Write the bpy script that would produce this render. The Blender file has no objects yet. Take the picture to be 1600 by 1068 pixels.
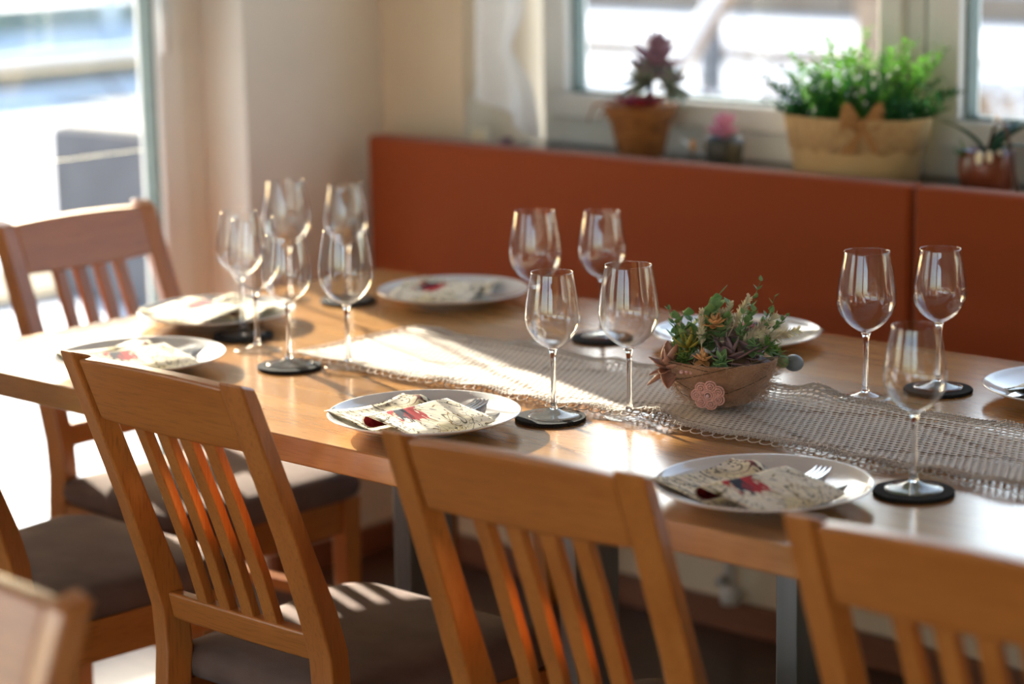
import bpy, bmesh, math, random
from mathutils import Vector, Matrix, Quaternion
PI = math.pi
rad = math.radians
scene = bpy.context.scene
COL = scene.collection

# ------------------------------------------------------------------ camera
CAM = Vector((0, 0, 1.51))
pitch, roll, az = rad(11.5), rad(1.1), rad(47)
fwd = Vector((-math.cos(az) * math.cos(pitch), math.sin(az) * math.cos(pitch), -math.sin(pitch)))
r0 = fwd.cross(Vector((0, 0, 1))).normalized()
u0 = r0.cross(fwd)
R = r0 * math.cos(roll) - u0 * math.sin(roll)
U = r0 * math.sin(roll) + u0 * math.cos(roll)
cd = bpy.data.cameras.new('camera')
cam = bpy.data.objects.new('camera', cd)
COL.objects.link(cam)
m3 = Matrix((R, U, -fwd)).transposed()
cam.matrix_world = Matrix.Translation(CAM) @ m3.to_4x4()
cd.sensor_width = 36
cd.lens = 85.0
cd.clip_start = 0.05
cd.clip_end = 400
cd.dof.use_dof = True
cd.dof.focus_distance = 3.2
cd.dof.aperture_fstop = 2.3
cd.dof.aperture_blades = 0
scene.camera = cam

# ------------------------------------------------------------------ light
vs = scene.view_settings
vs.view_transform = 'Standard'
vs.look = 'None'
vs.gamma = 1
vs.use_curve_mapping = False
vs.exposure = 0.38
SUN_AZ, SUN_EL = rad(161.0), rad(16.3)      # where the low winter sun stands
world = bpy.data.worlds.new('winter_sky')
scene.world = world
world.use_nodes = True
wn = world.node_tree.nodes
sky = wn.new('ShaderNodeTexSky')
sky.sky_type = 'NISHITA'
sky.sun_disc = False
sky.sun_elevation = SUN_EL
sky.sun_rotation = PI / 2 - SUN_AZ
sky.air_density = 1.0
sky.dust_density = 2.0
wn['Background'].inputs['Strength'].default_value = 0.72
world.node_tree.links.new(sky.outputs[0], wn['Background'].inputs[0])
sd = bpy.data.lights.new('sun', 'SUN')
sd.energy = 22.5
sd.angle = rad(0.55)
sd.color = (1.0, 0.90, 0.76)
sun = bpy.data.objects.new('sun', sd)
COL.objects.link(sun)
sdir = Vector((math.cos(SUN_AZ) * math.cos(SUN_EL), math.sin(SUN_AZ) * math.cos(SUN_EL), math.sin(SUN_EL)))
sun.rotation_euler = (-sdir).to_track_quat('-Z', 'Y').to_euler()
sun.location = (-8, 5, 5)
cy = scene.cycles
cy.use_denoising = True
cy.max_bounces = 14
cy.diffuse_bounces = 5
cy.glossy_bounces = 6
cy.transmission_bounces = 12
cy.transparent_max_bounces = 32
cy.caustics_reflective = False
cy.caustics_refractive = False
cy.sample_clamp_indirect = 6.0


# ------------------------------------------------------------------ materials
def srgb(r, g, b):
    f = lambda c: (c / 255 / 12.92) if c / 255 <= .04045 else ((c / 255 + .055) / 1.055) ** 2.4
    return (f(r), f(g), f(b), 1)


def newmat(name):
    m = bpy.data.materials.new(name)
    m.use_nodes = True
    nt = m.node_tree
    return m, nt, nt.nodes, nt.links, nt.nodes['Principled BSDF']


def noise_mat(name, c1, c2, scale=20, rough=.6, stretch=(1, 1, 1), bump=0.0, bscale=None, spec=.5, detail=4, sheen=0, coat=0, metallic=0, lo=.3, hi=.7, bdist=.002):
    m, nt, N, L, B = newmat(name)
    tc = N.new('ShaderNodeTexCoord')
    mp = N.new('ShaderNodeMapping')
    mp.inputs['Scale'].default_value = stretch
    L.new(tc.outputs['Object'], mp.inputs[0])
    nz = N.new('ShaderNodeTexNoise')
    nz.inputs['Scale'].default_value = scale
    nz.inputs['Detail'].default_value = detail
    L.new(mp.outputs[0], nz.inputs['Vector'])
    rp = N.new('ShaderNodeValToRGB')
    rp.color_ramp.elements[0].position = lo
    rp.color_ramp.elements[1].position = hi
    rp.color_ramp.elements[0].color = c1
    rp.color_ramp.elements[1].color = c2
    L.new(nz.outputs['Fac'], rp.inputs[0])
    L.new(rp.outputs[0], B.inputs['Base Color'])
    B.inputs['Roughness'].default_value = rough
    B.inputs['Specular IOR Level'].default_value = spec
    B.inputs['Metallic'].default_value = metallic
    B.inputs['Sheen Weight'].default_value = sheen
    B.inputs['Coat Weight'].default_value = coat
    if bump:
        n2 = N.new('ShaderNodeTexNoise')
        n2.inputs['Scale'].default_value = bscale or scale * 3
        n2.inputs['Detail'].default_value = 5
        L.new(mp.outputs[0], n2.inputs['Vector'])
        bp = N.new('ShaderNodeBump')
        bp.inputs['Strength'].default_value = bump
        bp.inputs['Distance'].default_value = bdist
        L.new(n2.outputs['Fac'], bp.inputs['Height'])
        L.new(bp.outputs[0], B.inputs['Normal'])
    return m


def wood_mat(name, c1, c2, c3, grain, rough=.35, coat=.25, staves=None):
    """grain: axis index the fibres run along"""
    m, nt, N, L, B = newmat(name)
    tc = N.new('ShaderNodeTexCoord')
    mp = N.new('ShaderNodeMapping')
    s = [26, 26, 26]
    s[grain] = 1.6
    mp.inputs['Scale'].default_value = s
    L.new(tc.outputs['Object'], mp.inputs[0])
    n1 = N.new('ShaderNodeTexNoise')
    n1.inputs['Scale'].default_value = 1.0
    n1.inputs['Detail'].default_value = 5
    n1.inputs['Distortion'].default_value = .6
    L.new(mp.outputs[0], n1.inputs['Vector'])
    mp2 = N.new('ShaderNodeMapping')
    s2 = [420, 420, 420]
    s2[grain] = 22
    mp2.inputs['Scale'].default_value = s2
    L.new(tc.outputs['Object'], mp2.inputs[0])
    n2 = N.new('ShaderNodeTexNoise')
    n2.inputs['Scale'].default_value = 1.0
    n2.inputs['Detail'].default_value = 2
    L.new(mp2.outputs[0], n2.inputs['Vector'])
    rp = N.new('ShaderNodeValToRGB')
    e = rp.color_ramp.elements
    e[0].position, e[1].position = .3, .72
    e[0].color, e[1].color = c1, c2
    L.new(n1.outputs['Fac'], rp.inputs[0])
    mx = N.new('ShaderNodeMixRGB')
    r2 = N.new('ShaderNodeValToRGB')
    r2.color_ramp.elements[0].position, r2.color_ramp.elements[1].position = .5, .75
    r2.color_ramp.elements[0].color = (0, 0, 0, 1)
    r2.color_ramp.elements[1].color = (.55, .55, .55, 1)
    L.new(n2.outputs['Fac'], r2.inputs[0])
    L.new(r2.outputs[0], mx.inputs[0])
    L.new(rp.outputs[0], mx.inputs[1])
    mx.inputs[2].default_value = c3
    out = mx.outputs[0]
    if staves:
        sp = N.new('ShaderNodeSeparateXYZ')
        L.new(tc.outputs['Object'], sp.inputs[0])
        # board number across Y, random tint per board
        mul = N.new('ShaderNodeMath'); mul.operation = 'MULTIPLY'; mul.inputs[1].default_value = 1 / staves
        L.new(sp.outputs[1], mul.inputs[0])
        fl = N.new('ShaderNodeMath'); fl.operation = 'FLOOR'
        L.new(mul.outputs[0], fl.inputs[0])
        wnz = N.new('ShaderNodeTexWhiteNoise'); wnz.noise_dimensions = '1D'
        L.new(fl.outputs[0], wnz.inputs['W'])
        hs = N.new('ShaderNodeHueSaturation')
        mr = N.new('ShaderNodeMapRange')
        mr.inputs['To Min'].default_value, mr.inputs['To Max'].default_value = .88, 1.12
        L.new(wnz.outputs['Value'], mr.inputs[0])
        L.new(mr.outputs[0], hs.inputs['Value'])
        L.new(out, hs.inputs['Color'])
        out = hs.outputs[0]
    L.new(out, B.inputs['Base Color'])
    B.inputs['Roughness'].default_value = rough
    B.inputs['Coat Weight'].default_value = coat
    B.inputs['Coat Roughness'].default_value = .22
    bp = N.new('ShaderNodeBump')
    bp.inputs['Strength'].default_value = .08
    bp.inputs['Distance'].default_value = .001
    L.new(n2.outputs['Fac'], bp.inputs['Height'])
    L.new(bp.outputs[0], B.inputs['Normal'])
    return m


def thin_glass(name, ior=1.5, tint=(1, 1, 1, 1), edge=None, rough=0.0):
    m, nt, N, L, B = newmat(name)
    N.remove(B)
    tr = N.new('ShaderNodeBsdfTransparent')
    tr.inputs[0].default_value = tint
    gl = N.new('ShaderNodeBsdfGlossy')
    gl.inputs['Roughness'].default_value = rough
    fr = N.new('ShaderNodeFresnel')
    ge = N.new('ShaderNodeNewGeometry')
    mi = N.new('ShaderNodeMix'); mi.data_type = 'FLOAT'
    mi.inputs[2].default_value = ior
    mi.inputs[3].default_value = 1 / ior      # same outer reflection on both sides of the thin wall
    L.new(ge.outputs['Backfacing'], mi.inputs[0])
    L.new(mi.outputs[0], fr.inputs['IOR'])
    mx = N.new('ShaderNodeMixShader')
    L.new(fr.outputs[0], mx.inputs[0])
    L.new(tr.outputs[0], mx.inputs[1])
    L.new(gl.outputs[0], mx.inputs[2])
    if edge:
        lw = N.new('ShaderNodeLayerWeight')
        lw.inputs['Blend'].default_value = .25
        rp = N.new('ShaderNodeValToRGB')
        rp.color_ramp.elements[0].position = .35
        rp.color_ramp.elements[0].color = tint
        rp.color_ramp.elements[1].position = 1.0
        rp.color_ramp.elements[1].color = edge
        L.new(lw.outputs['Facing'], rp.inputs[0])
        L.new(rp.outputs[0], tr.inputs[0])
    L.new(mx.outputs[0], N['Material Output'].inputs[0])
    return m


M = {}
CW = (srgb(166, 98, 40), srgb(188, 118, 54), srgb(126, 72, 28))
M['chair_v'] = wood_mat('stained_beech_upright', *CW, 2)
M['chair_h'] = wood_mat('stained_beech_rail', *CW, 0)
M['chair_d'] = wood_mat('stained_beech_depth', *CW, 1)
M['table'] = wood_mat('oiled_beech_tabletop', srgb(166, 116, 62), srgb(188, 140, 82), srgb(144, 98, 52), 0, rough=.2, coat=.55, staves=.115)
M['suede'] = noise_mat('brown_suede', srgb(98, 78, 69), srgb(120, 98, 88), scale=9, rough=.95, bump=.4, bscale=700, sheen=.06, spec=.15)
M['steel'] = noise_mat('brushed_steel_leg', srgb(120, 122, 122), srgb(140, 142, 142), scale=30, rough=.38, stretch=(1, 1, .05), metallic=.7)
M['porcelain'] = noise_mat('white_glazed_porcelain', srgb(232, 232, 230), srgb(238, 238, 236), scale=3, rough=.12, coat=.3)
M['felt'] = noise_mat('dark_felt', srgb(28, 29, 30), srgb(62, 63, 64), scale=600, rough=1.0, bump=.7, bscale=900, spec=.1)
M['crochet'] = noise_mat('cream_crochet_cotton', srgb(226, 216, 204), srgb(240, 232, 222), scale=300, rough=.95, bump=.6, bscale=1500, spec=.15)
M['wall'] = noise_mat('warm_painted_plaster', srgb(222, 206, 180), srgb(228, 213, 188), scale=6, rough=.85, bump=.12, bscale=220)
M['wall_cool'] = noise_mat('white_painted_plaster', srgb(226, 220, 212), srgb(231, 226, 218), scale=6, rough=.8, bump=.12, bscale=220)
M['ceil'] = noise_mat('ceiling_boards', srgb(150, 124, 98), srgb(166, 138, 110), scale=6, rough=.9)
M['floor'] = wood_mat('dark_floor_boards', srgb(70, 52, 42), srgb(92, 70, 56), srgb(54, 40, 32), 0, rough=.42, coat=.1, staves=.14)
M['basewood'] = wood_mat('red_brown_baseboard', srgb(118, 72, 50), srgb(138, 88, 62), srgb(98, 58, 40), 0, rough=.45, coat=.1)
M['pvc'] = noise_mat('white_window_plastic', srgb(226, 226, 222), srgb(231, 231, 228), scale=4, rough=.32)
M['gasket'] = noise_mat('dark_green_window_seal', srgb(96, 112, 106), srgb(108, 124, 118), scale=30, rough=.5)
M['metalbar'] = noise_mat('spacer_metal', srgb(170, 172, 172), srgb(185, 187, 187), scale=20, rough=.35, metallic=.6)
M['sill'] = noise_mat('dark_stone_sill', srgb(62, 56, 54), srgb(84, 76, 72), scale=60, rough=.3, detail=8)
M['bowlglass'] = thin_glass('thin_wine_glass', 1.62, (.985, .985, .985, 1), edge=(.80, .82, .83, 1))
M['footglass'] = thin_glass('glass_foot', 1.52, (.97, .975, .975, 1), edge=(.85, .87, .87, 1))
m, nt, N, L, B = newmat('solid_stem_glass')
B.inputs['Transmission Weight'].default_value = 1
B.inputs['Roughness'].default_value = 0
B.inputs['IOR'].default_value = 1.5
M['stemglass'] = m
M['pane'] = thin_glass('window_pane_glass', 1.45, (.97, .985, .98, 1))
M['cutlery'] = noise_mat('polished_cutlery_steel', srgb(190, 190, 188), srgb(205, 205, 203), scale=10, rough=.18, metallic=1)

# orange woven upholstery: fine crossing threads
m, nt, N, L, B = newmat('orange_woven_upholstery')
tc = N.new('ShaderNodeTexCoord')
w1 = N.new('ShaderNodeTexWave'); w1.bands_direction = 'X'; w1.inputs['Scale'].default_value = 110; w1.inputs['Distortion'].default_value = 1.2; w1.inputs['Detail'].default_value = 2
w2 = N.new('ShaderNodeTexWave'); w2.bands_direction = 'Z'; w2.inputs['Scale'].default_value = 110; w2.inputs['Distortion'].default_value = 1.2; w2.inputs['Detail'].default_value = 2
L.new(tc.outputs['Object'], w1.inputs['Vector']); L.new(tc.outputs['Object'], w2.inputs['Vector'])
ad = N.new('ShaderNodeMath'); ad.operation = 'ADD'
L.new(w1.outputs['Fac'], ad.inputs[0]); L.new(w2.outputs['Fac'], ad.inputs[1])
nz = N.new('ShaderNodeTexNoise'); nz.inputs['Scale'].default_value = 5
L.new(tc.outputs['Object'], nz.inputs['Vector'])
rp = N.new('ShaderNodeValToRGB')
rp.color_ramp.elements[0].color = srgb(136, 56, 19); rp.color_ramp.elements[1].color = srgb(164, 78, 32)
mm = N.new('ShaderNodeMath'); mm.operation = 'MULTIPLY'; mm.inputs[1].default_value = .5
L.new(ad.outputs[0], mm.inputs[0]); L.new(mm.outputs[0], rp.inputs[0]); L.new(rp.outputs[0], B.inputs['Base Color'])
B.inputs['Roughness'].default_value = .95; B.inputs['Specular IOR Level'].default_value = .15; B.inputs['Sheen Weight'].default_value = .25
bp = N.new('ShaderNodeBump'); bp.inputs['Strength'].default_value = .4; bp.inputs['Distance'].default_value = .001
L.new(ad.outputs[0], bp.inputs['Height']); L.new(bp.outputs[0], B.inputs['Normal'])
M['orange'] = m


def simple(name, c, rough=.6, trans=0, sss=0, spec=.4, var=.12, scale=25):
    c2 = tuple(min(1, x * (1 + var * 2)) for x in c[:3]) + (1,)
    c1 = tuple(x * (1 - var) for x in c[:3]) + (1,)
    mt = noise_mat(name, c1, c2, scale=scale, rough=rough, spec=spec)
    return mt


def leaf_mat(name, c, var=.2, rough=.5, trans=.35):
    mt = simple(name, c, rough, var=var, scale=40)
    nt = mt.node_tree
    B = nt.nodes['Principled BSDF']
    tl = nt.nodes.new('ShaderNodeBsdfTranslucent')
    src = B.inputs['Base Color'].links[0].from_socket
    nt.links.new(src, tl.inputs[0])
    mx = nt.nodes.new('ShaderNodeMixShader')
    mx.inputs[0].default_value = trans
    nt.links.new(B.outputs[0], mx.inputs[1])
    nt.links.new(tl.outputs[0], mx.inputs[2])
    nt.links.new(mx.outputs[0], nt.nodes['Material Output'].inputs[0])
    return mt


# ------------------------------------------------------------------ mesh helpers
def newbm():
    return bmesh.new()


def ident(v):
    return v


def box(bm, x0, x1, y0, y1, z0, z1, xf=None):
    vs_ = [Vector((x, y, z)) for z in (z0, z1) for y in (y0, y1) for x in (x0, x1)]
    if xf:
        vs_ = [xf @ v for v in vs_]
    b = [bm.verts.new(v) for v in vs_]
    for q in ((0, 2, 3, 1), (4, 5, 7, 6), (0, 1, 5, 4), (2, 6, 7, 3), (0, 4, 6, 2), (1, 3, 7, 5)):
        bm.faces.new([b[i] for i in q])


def loft(bm, rings, cap=True, closed=True):
    """rings: lists of Vectors with equal count"""
    rr = [[bm.verts.new(p) for p in r] for r in rings]
    n = len(rr[0])
    for a, b in zip(rr[:-1], rr[1:]):
        for i in range(n if closed else n - 1):
            j = (i + 1) % n
            bm.faces.new((a[i], a[j], b[j], b[i]))
    if cap and closed:
        bm.faces.new(list(reversed(rr[0])))
        bm.faces.new(rr[-1])
    return rr


def lathe(bm, prof, n=32, cx=0, cy=0, cz=0, sx=1, sy=1):
    """prof: (r, z) list; r=0 closes to a point"""
    rr = []
    for r, z in prof:
        if r < 1e-6:
            rr.append([bm.verts.new((cx, cy, cz + z))])
        else:
            rr.append([bm.verts.new((cx + sx * r * math.cos(2 * PI * i / n), cy + sy * r * math.sin(2 * PI * i / n), cz + z)) for i in range(n)])
    for a, b in zip(rr[:-1], rr[1:]):
        for i in range(n):
            j = (i + 1) % n
            if len(a) == 1 and len(b) == 1:
                continue
            if len(a) == 1:
                bm.faces.new((a[0], b[j], b[i]))
            elif len(b) == 1:
                bm.faces.new((a[i], a[j], b[0]))
            else:
                bm.faces.new((a[i], a[j], b[j], b[i]))


def tube(bm, pts, r, n=6, cap=True, rend=None):
    pts = [Vector(p) for p in pts]
    rings = []
    up = Vector((0, 0, 1))
    prev = None
    for i, p in enumerate(pts):
        d = (pts[min(i + 1, len(pts) - 1)] - pts[max(i - 1, 0)])
        if d.length < 1e-9:
            d = Vector((0, 0, 1))
        d.normalize()
        if prev is None:
            a = d.cross(up)
            if a.length < .1:
                a = d.cross(Vector((1, 0, 0)))
        else:
            a = prev - d * prev.dot(d)
            if a.length < 1e-6:
                a = d.cross(up)
        a.normalize()
        prev = a
        b = d.cross(a)
        rad_ = r if rend is None else r + (rend - r) * i / max(1, len(pts) - 1)
        rings.append([p + (a * math.cos(2 * PI * k / n) + b * math.sin(2 * PI * k / n)) * rad_ for k in range(n)])
    loft(bm, rings, cap=cap)


def sphere(bm, c, r, seg=12, rings=8, s=(1, 1, 1)):
    prof = [(math.sin(PI * i / rings), -math.cos(PI * i / rings)) for i in range(rings + 1)]
    rr = []
    c = Vector(c)
    for pr, pz in prof:
        if pr < 1e-6:
            rr.append([bm.verts.new(c + Vector((0, 0, pz * r * s[2])))])
        else:
            rr.append([bm.verts.new(c + Vector((r * s[0] * pr * math.cos(2 * PI * k / seg), r * s[1] * pr * math.sin(2 * PI * k / seg), pz * r * s[2]))) for k in range(seg)])
    for a, b in zip(rr[:-1], rr[1:]):
        for i in range(seg):
            j = (i + 1) % seg
            if len(a) == 1:
                bm.faces.new((a[0], b[j], b[i]))
            elif len(b) == 1:
                bm.faces.new((a[i], a[j], b[0]))
            else:
                bm.faces.new((a[i], a[j], b[j], b[i]))


def obj(name, bm, mat, parent=None, smooth=False, bevel=0, segs=2, subsurf=0, solid=0, loc=None, rz=0, angle=None):
    bmesh.ops.recalc_face_normals(bm, faces=bm.faces)
    me = bpy.data.meshes.new(name)
    bm.to_mesh(me)
    bm.free()
    me.materials.append(mat)
    if smooth or angle:
        me.polygons.foreach_set('use_smooth', [True] * len(me.polygons))
    if angle:
        me.set_sharp_from_angle(angle=rad(angle))
    o = bpy.data.objects.new(name, me)
    COL.objects.link(o)
    if parent:
        o.parent = parent
    if loc:
        o.location = loc
    if rz:
        o.rotation_euler.z = rz
    if solid:
        s = o.modifiers.new('solid', 'SOLIDIFY'); s.thickness = solid; s.offset = 0
    if bevel:
        b = o.modifiers.new('bevel', 'BEVEL'); b.width = bevel; b.segments = segs; b.limit_method = 'ANGLE'; b.angle_limit = rad(35)
        me.polygons.foreach_set('use_smooth', [True] * len(me.polygons))
        me.set_sharp_from_angle(angle=rad(35))
        b.harden_normals = False
        # bevelled corners read as round without shading artefacts
        w = o.modifiers.new('normals', 'WEIGHTED_NORMAL'); w.keep_sharp = False
        for e in me.edges:
            e.use_edge_sharp = False
    if subsurf:
        s = o.modifiers.new('subd', 'SUBSURF'); s.levels = subsurf; s.render_levels = subsurf
    return o


def tag(o, label, cat, group=None):
    o['label'] = label
    o['category'] = cat
    if group:
        o['group'] = group
    return o


def root(name, label, cat, loc=(0, 0, 0), rz=0, group=None):
    o = bpy.data.objects.new(name, None)
    o.empty_display_size = .05
    COL.objects.link(o)
    o.location = loc
    o.rotation_euler = (0, 0, rz)
    return tag(o, label, cat, group)


def struct(name, bm, mat, parent=None, **k):
    o = obj(name, bm, mat, parent, **k)
    if parent is None:
        o['kind'] = 'structure'
    return o


def dup(src, loc, rz=None, label=None, group=None):
    """copy a thing with its parts and sub-parts"""
    r = src.copy(); COL.objects.link(r)
    r.location = loc
    if rz is not None:
        r.rotation_euler = (0, 0, rz)
    if label:
        r['label'] = label
    if group:
        r['group'] = group
    for ch in list(src.children):
        c = ch.copy(); COL.objects.link(c); c.parent = r
        for g in list(ch.children):
            d = g.copy(); COL.objects.link(d); d.parent = c
    return r


def rect_ring(cx, cy, cz, hx, hy, tilt=0.0, turn=0.0):
    """rectangle in XY (optionally turned about Z, tilted about X)"""
    pts = []
    for sx, sy in ((-1, -1), (1, -1), (1, 1), (-1, 1)):
        x, y = sx * hx, sy * hy
        x, y = x * math.cos(turn) - y * math.sin(turn), x * math.sin(turn) + y * math.cos(turn)
        pts.append(Vector((cx + x, cy + y * math.cos(tilt), cz + y * math.sin(tilt))))
    return pts


# ================================================================== ROOM
XL, YB = -3.74, 3.62          # inner faces of the door wall and of the bench wall
XR, YF, ZC = 3.4, -2.6, 2.55
bm = newbm(); box(bm, -4.02, XR + .2, YF - .2, 3.9, -.19, 0)
struct('floor', bm, M['floor'])
bm = newbm(); box(bm, -4.02, XR + .2, YF - .2, 3.9, ZC, ZC + .15)
struct('ceiling', bm, M['ceil'])
# door wall: opening y 1.95..3.23, z 0..2.25
bm = newbm()
box(bm, -4.02, XL, 3.23, 3.9, 0, ZC)
box(bm, -4.02, XL, 2.32, 3.23, 2.25, ZC)
box(bm, -4.02, XL, .6, 2.32, 0, ZC)
box(bm, -4.02, XL, -1.8, .6, 2.25, ZC)
box(bm, -4.02, XL, YF - .2, -1.8, 0, ZC)
box(bm, -4.02, XL, 2.32, 2.545, 0, .80)  # low parapet out of view, added to keep sun off the seats
struct('wall_left', bm, M['wall_cool'])
# bench wall: recess for the windows x -3.47..-.3, z .90..2.3
bm = newbm()
box(bm, XL, XR + .2, YB, 3.9, 0, .865)
box(bm, XL, XR + .2, YB, 3.9, 2.3, ZC)
box(bm, XL, -3.50, YB, 3.9, .865, 2.3)
box(bm, -.3, XR + .2, YB, 3.9, .865, 2.3)
struct('wall_back', bm, M['wall'])
bm = newbm()
box(bm, XR, XR + .2, YF - .2, YB, 0, ZC)
struct('wall_right', bm, M['wall'])
bm = newbm()
box(bm, XL, XR, YF - .2, YF, 2.3, ZC)
box(bm, XL, -2.9, YF - .2, YF, 0, 2.3); box(bm, 2.6, XR, YF - .2, YF, 0, 2.3)
box(bm, -.15, .15, YF - .2, YF, 0, 2.3)
struct('wall_front', bm, M['wall'])
bm = newbm(); box(bm, XL, XR, YB - .022, YB, 0, .06)
struct('baseboard_back', bm, M['basewood'], bevel=.003)
bm = newbm(); box(bm, XL, XL + .02, 3.24, YB - .022, 0, .06)
struct('baseboard_left', bm, M['basewood'], bevel=.003)
bm = newbm(); box(bm, -3.50, -.3, 3.56, 3.84, .868, .900)
o = struct('trim_1', bm, M['sill'], bevel=.004)
o['label'] = 'dark stone window sill behind the bench'

# glazed patio door set in the left wall
def frame_rect(bm, a0, a1, z0, z1, w, f):
    """four bars of a rectangular frame; f(a0,a1,z0,z1) adds one box"""
    f(a0, a1, z0, z0 + w); f(a0, a1, z1 - w, z1)
    f(a0, a0 + w, z0 + w, z1 - w); f(a1 - w, a1, z0 + w, z1 - w)

bm = newbm()
fx = lambda x0, x1: (lambda a0, a1, z0, z1: box(bm, x0, x1, a0, a1, z0, z1))


def l_frame(f, o, w):
    """frame round the L-shaped opening, inset by o, bars w wide"""
    y0, y1, ys, z0, zs, z1 = 2.32 + o, 3.23 - o, 2.545 + o, .0 + o, .80 + o, 2.25 - o
    f(y0, y1, z1 - w, z1); f(y1 - w, y1, z0, z1 - w); f(ys, y1 - w, z0, z0 + w)
    f(ys, ys + w, z0 + w, zs + w); f(y0, ys, zs, zs + w); f(y0, y0 + w, zs + w, z1 - w)


l_frame(fx(-3.95, -3.87), 0, .055)
door = struct('door_1', bm, M['pvc'], bevel=.004)
bm = newbm(); l_frame(fx(-3.935, -3.86), .055, .065)
sash = obj('sash', bm, M['pvc'], door, bevel=.005)
bm = newbm(); l_frame(fx(-3.915, -3.875), .12, .006)
obj('seal', bm, M['gasket'], sash)
bm = newbm(); box(bm, -3.902, -3.896, 2.44, 3.11, .925, 2.13); box(bm, -3.902, -3.896, 2.665, 3.11, .12, .925)
obj('pane', bm, M['pane'], sash)
# unseen shutter outside the door, added to cut off the high sun
sun_stop = bpy.data.objects.new('sun_stop_shutter', None); COL.objects.link(sun_stop); sun_stop.parent = door
for k in range(18):
    bm = newbm(); box(bm, -3.985, -3.970, 2.33, 3.225, 1.385, 1.4335)
    if k == 0: me0 = obj('slat', bm, M['pvc'], sun_stop).data
    else:
        bm.free(); o = bpy.data.objects.new('slat', me0); COL.objects.link(o); o.parent = sun_stop; o.location = (0, 0, k * .048)
# hinge seen at the top edge of the visible sash
bm = newbm(); tube(bm, [(-3.845, 3.115, 1.12), (-3.845, 3.115, 1.24)], .011, 10)
obj('hinge', bm, M['pvc'], door, smooth=True)

# two casements in the bench wall
def casement(name, x0, x1):
    bm = newbm()
    fy = lambda a0, a1, z0, z1: box(bm, a0, a1, 3.80, 3.87, z0, z1)
    frame_rect(bm, x0, x1, .900, 2.3, .060, fy)
    w = struct(name, bm, M['pvc'], bevel=.004)
    bm = newbm()
    fy = lambda a0, a1, z0, z1: box(bm, a0, a1, 3.775, 3.85, z0, z1)
    frame_rect(bm, x0 + .035, x1 - .035, .958, 2.27, .052, fy)
    s = obj('sash', bm, M['pvc'], w, bevel=.006)
    bm = newbm()
    fy = lambda a0, a1, z0, z1: box(bm, a0, a1, 3.795, 3.83, z0, z1)
    frame_rect(bm, x0 + .087, x1 - .087, 1.01, 2.218, .007, fy)
    obj('seal', bm, M['gasket'], s)
    bm = newbm(); box(bm, x0 + .09, x1 - .09, 3.812, 3.818, 1.012, 2.214)
    obj('pane', bm, M['pane'], s)
    return w

casement('window_1', -3.44, -2.49)
casement('window_2', -2.485, -1.40)
casement('window_3', -1.395, -.30)

# unseen windows in the left and front walls, added for fill light
bm = newbm(); frame_rect(bm, -1.8, .6, 0, 2.25, .07, fx(-3.95, -3.87)); box(bm, -3.95, -3.87, -.63, -.53, .07, 2.18)
struct('fill_window_4', bm, M['pvc'], bevel=.004)
ff_ = lambda p, q: (lambda a0, a1, z0, z1: box(bm, a0, a1, YF - .13 + p, YF - .13 + q, z0, z1))
for nm, a0, a1 in (('fill_window_5', -2.9, -.15), ('fill_window_6', .15, 2.6)):
    bm = newbm(); frame_rect(bm, a0, a1, 0, 2.3, .07, ff_(0, .07))
    struct(nm, bm, M['pvc'], bevel=.004)

# bench standing along the wall
bench = root('upholstered_bench', 'long bench with orange woven upholstery along the window wall behind the table', 'bench', (-3.672, 3.5, 0))
for a, b in ((0, 1.355), (1.36, 2.72), (2.725, 3.4)):
    bm = newbm()
    n = 14
    box(bm, a, b, 0, .055, .47, .929)
    obj('back_panel', bm, M['orange'], bench, bevel=.012, segs=4)
bm = newbm(); box(bm, 0, 3.4, -.36, .0, .40, .468)
obj('seat', bm, M['orange'], bench, bevel=.015, segs=3)
bm = newbm(); box(bm, 0.01, 3.39, -.34, .05, .365, .40)
obj('seat_board', bm, M['chair_h'], bench, bevel=.003)
for x, y in ((.45, -.30), (3.20, -.30), (.45, .0), (3.20, .0)):
    bm = newbm(); box(bm, x, x + .045, y, y + .045, 0, .365)
    obj('leg', bm, M['chair_v'], bench, bevel=.003)

# ================================================================== TABLE
TX0, TX1, TY0, TY1, TZ = -3.215, -.35, 2.09, 3.088, .75
table = root('dining_table', 'long light-wood dining table with a thick straight top and flat grey metal legs', 'table', (-1.8, 2.59, 0))
bm = newbm(); box(bm, TX0 + 1.8, TX1 + 1.8, TY0 - 2.59, TY1 - 2.59, TZ - .038, TZ)
obj('tabletop', bm, M['table'], table, bevel=.003, segs=2)
for (x, y) in ((-2.674, 2.65), (-2.32, 2.65), (-1.797, 2.49), (-1.44, 2.65), (-.5, 2.5), (-.5, 2.8)):
    bm = newbm()
    box(bm, x + 1.8 - .017, x + 1.8 + .017, y - 2.59 - .05, y - 2.59 + .05, .008, TZ - .0385)
    box(bm, x + 1.8 - .03, x + 1.8 + .03, y - 2.59 - .06, y - 2.59 + .06, 0, .008)
    obj('leg', bm, M['steel'], table, bevel=.002)

# ================================================================== CHAIRS
def post_profile():
    # (y centre, z, half depth)
    return [(-.245, 0, .017), (-.222, .15, .018), (-.198, .32, .0195), (-.186, .44, .0205), (-.190, .50, .0205), (-.207, .56, .0200),
            (-.243, .66, .019), (-.281, .76, .018), (-.318, .857, .017), (-.3262, .878, .0155)]


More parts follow.
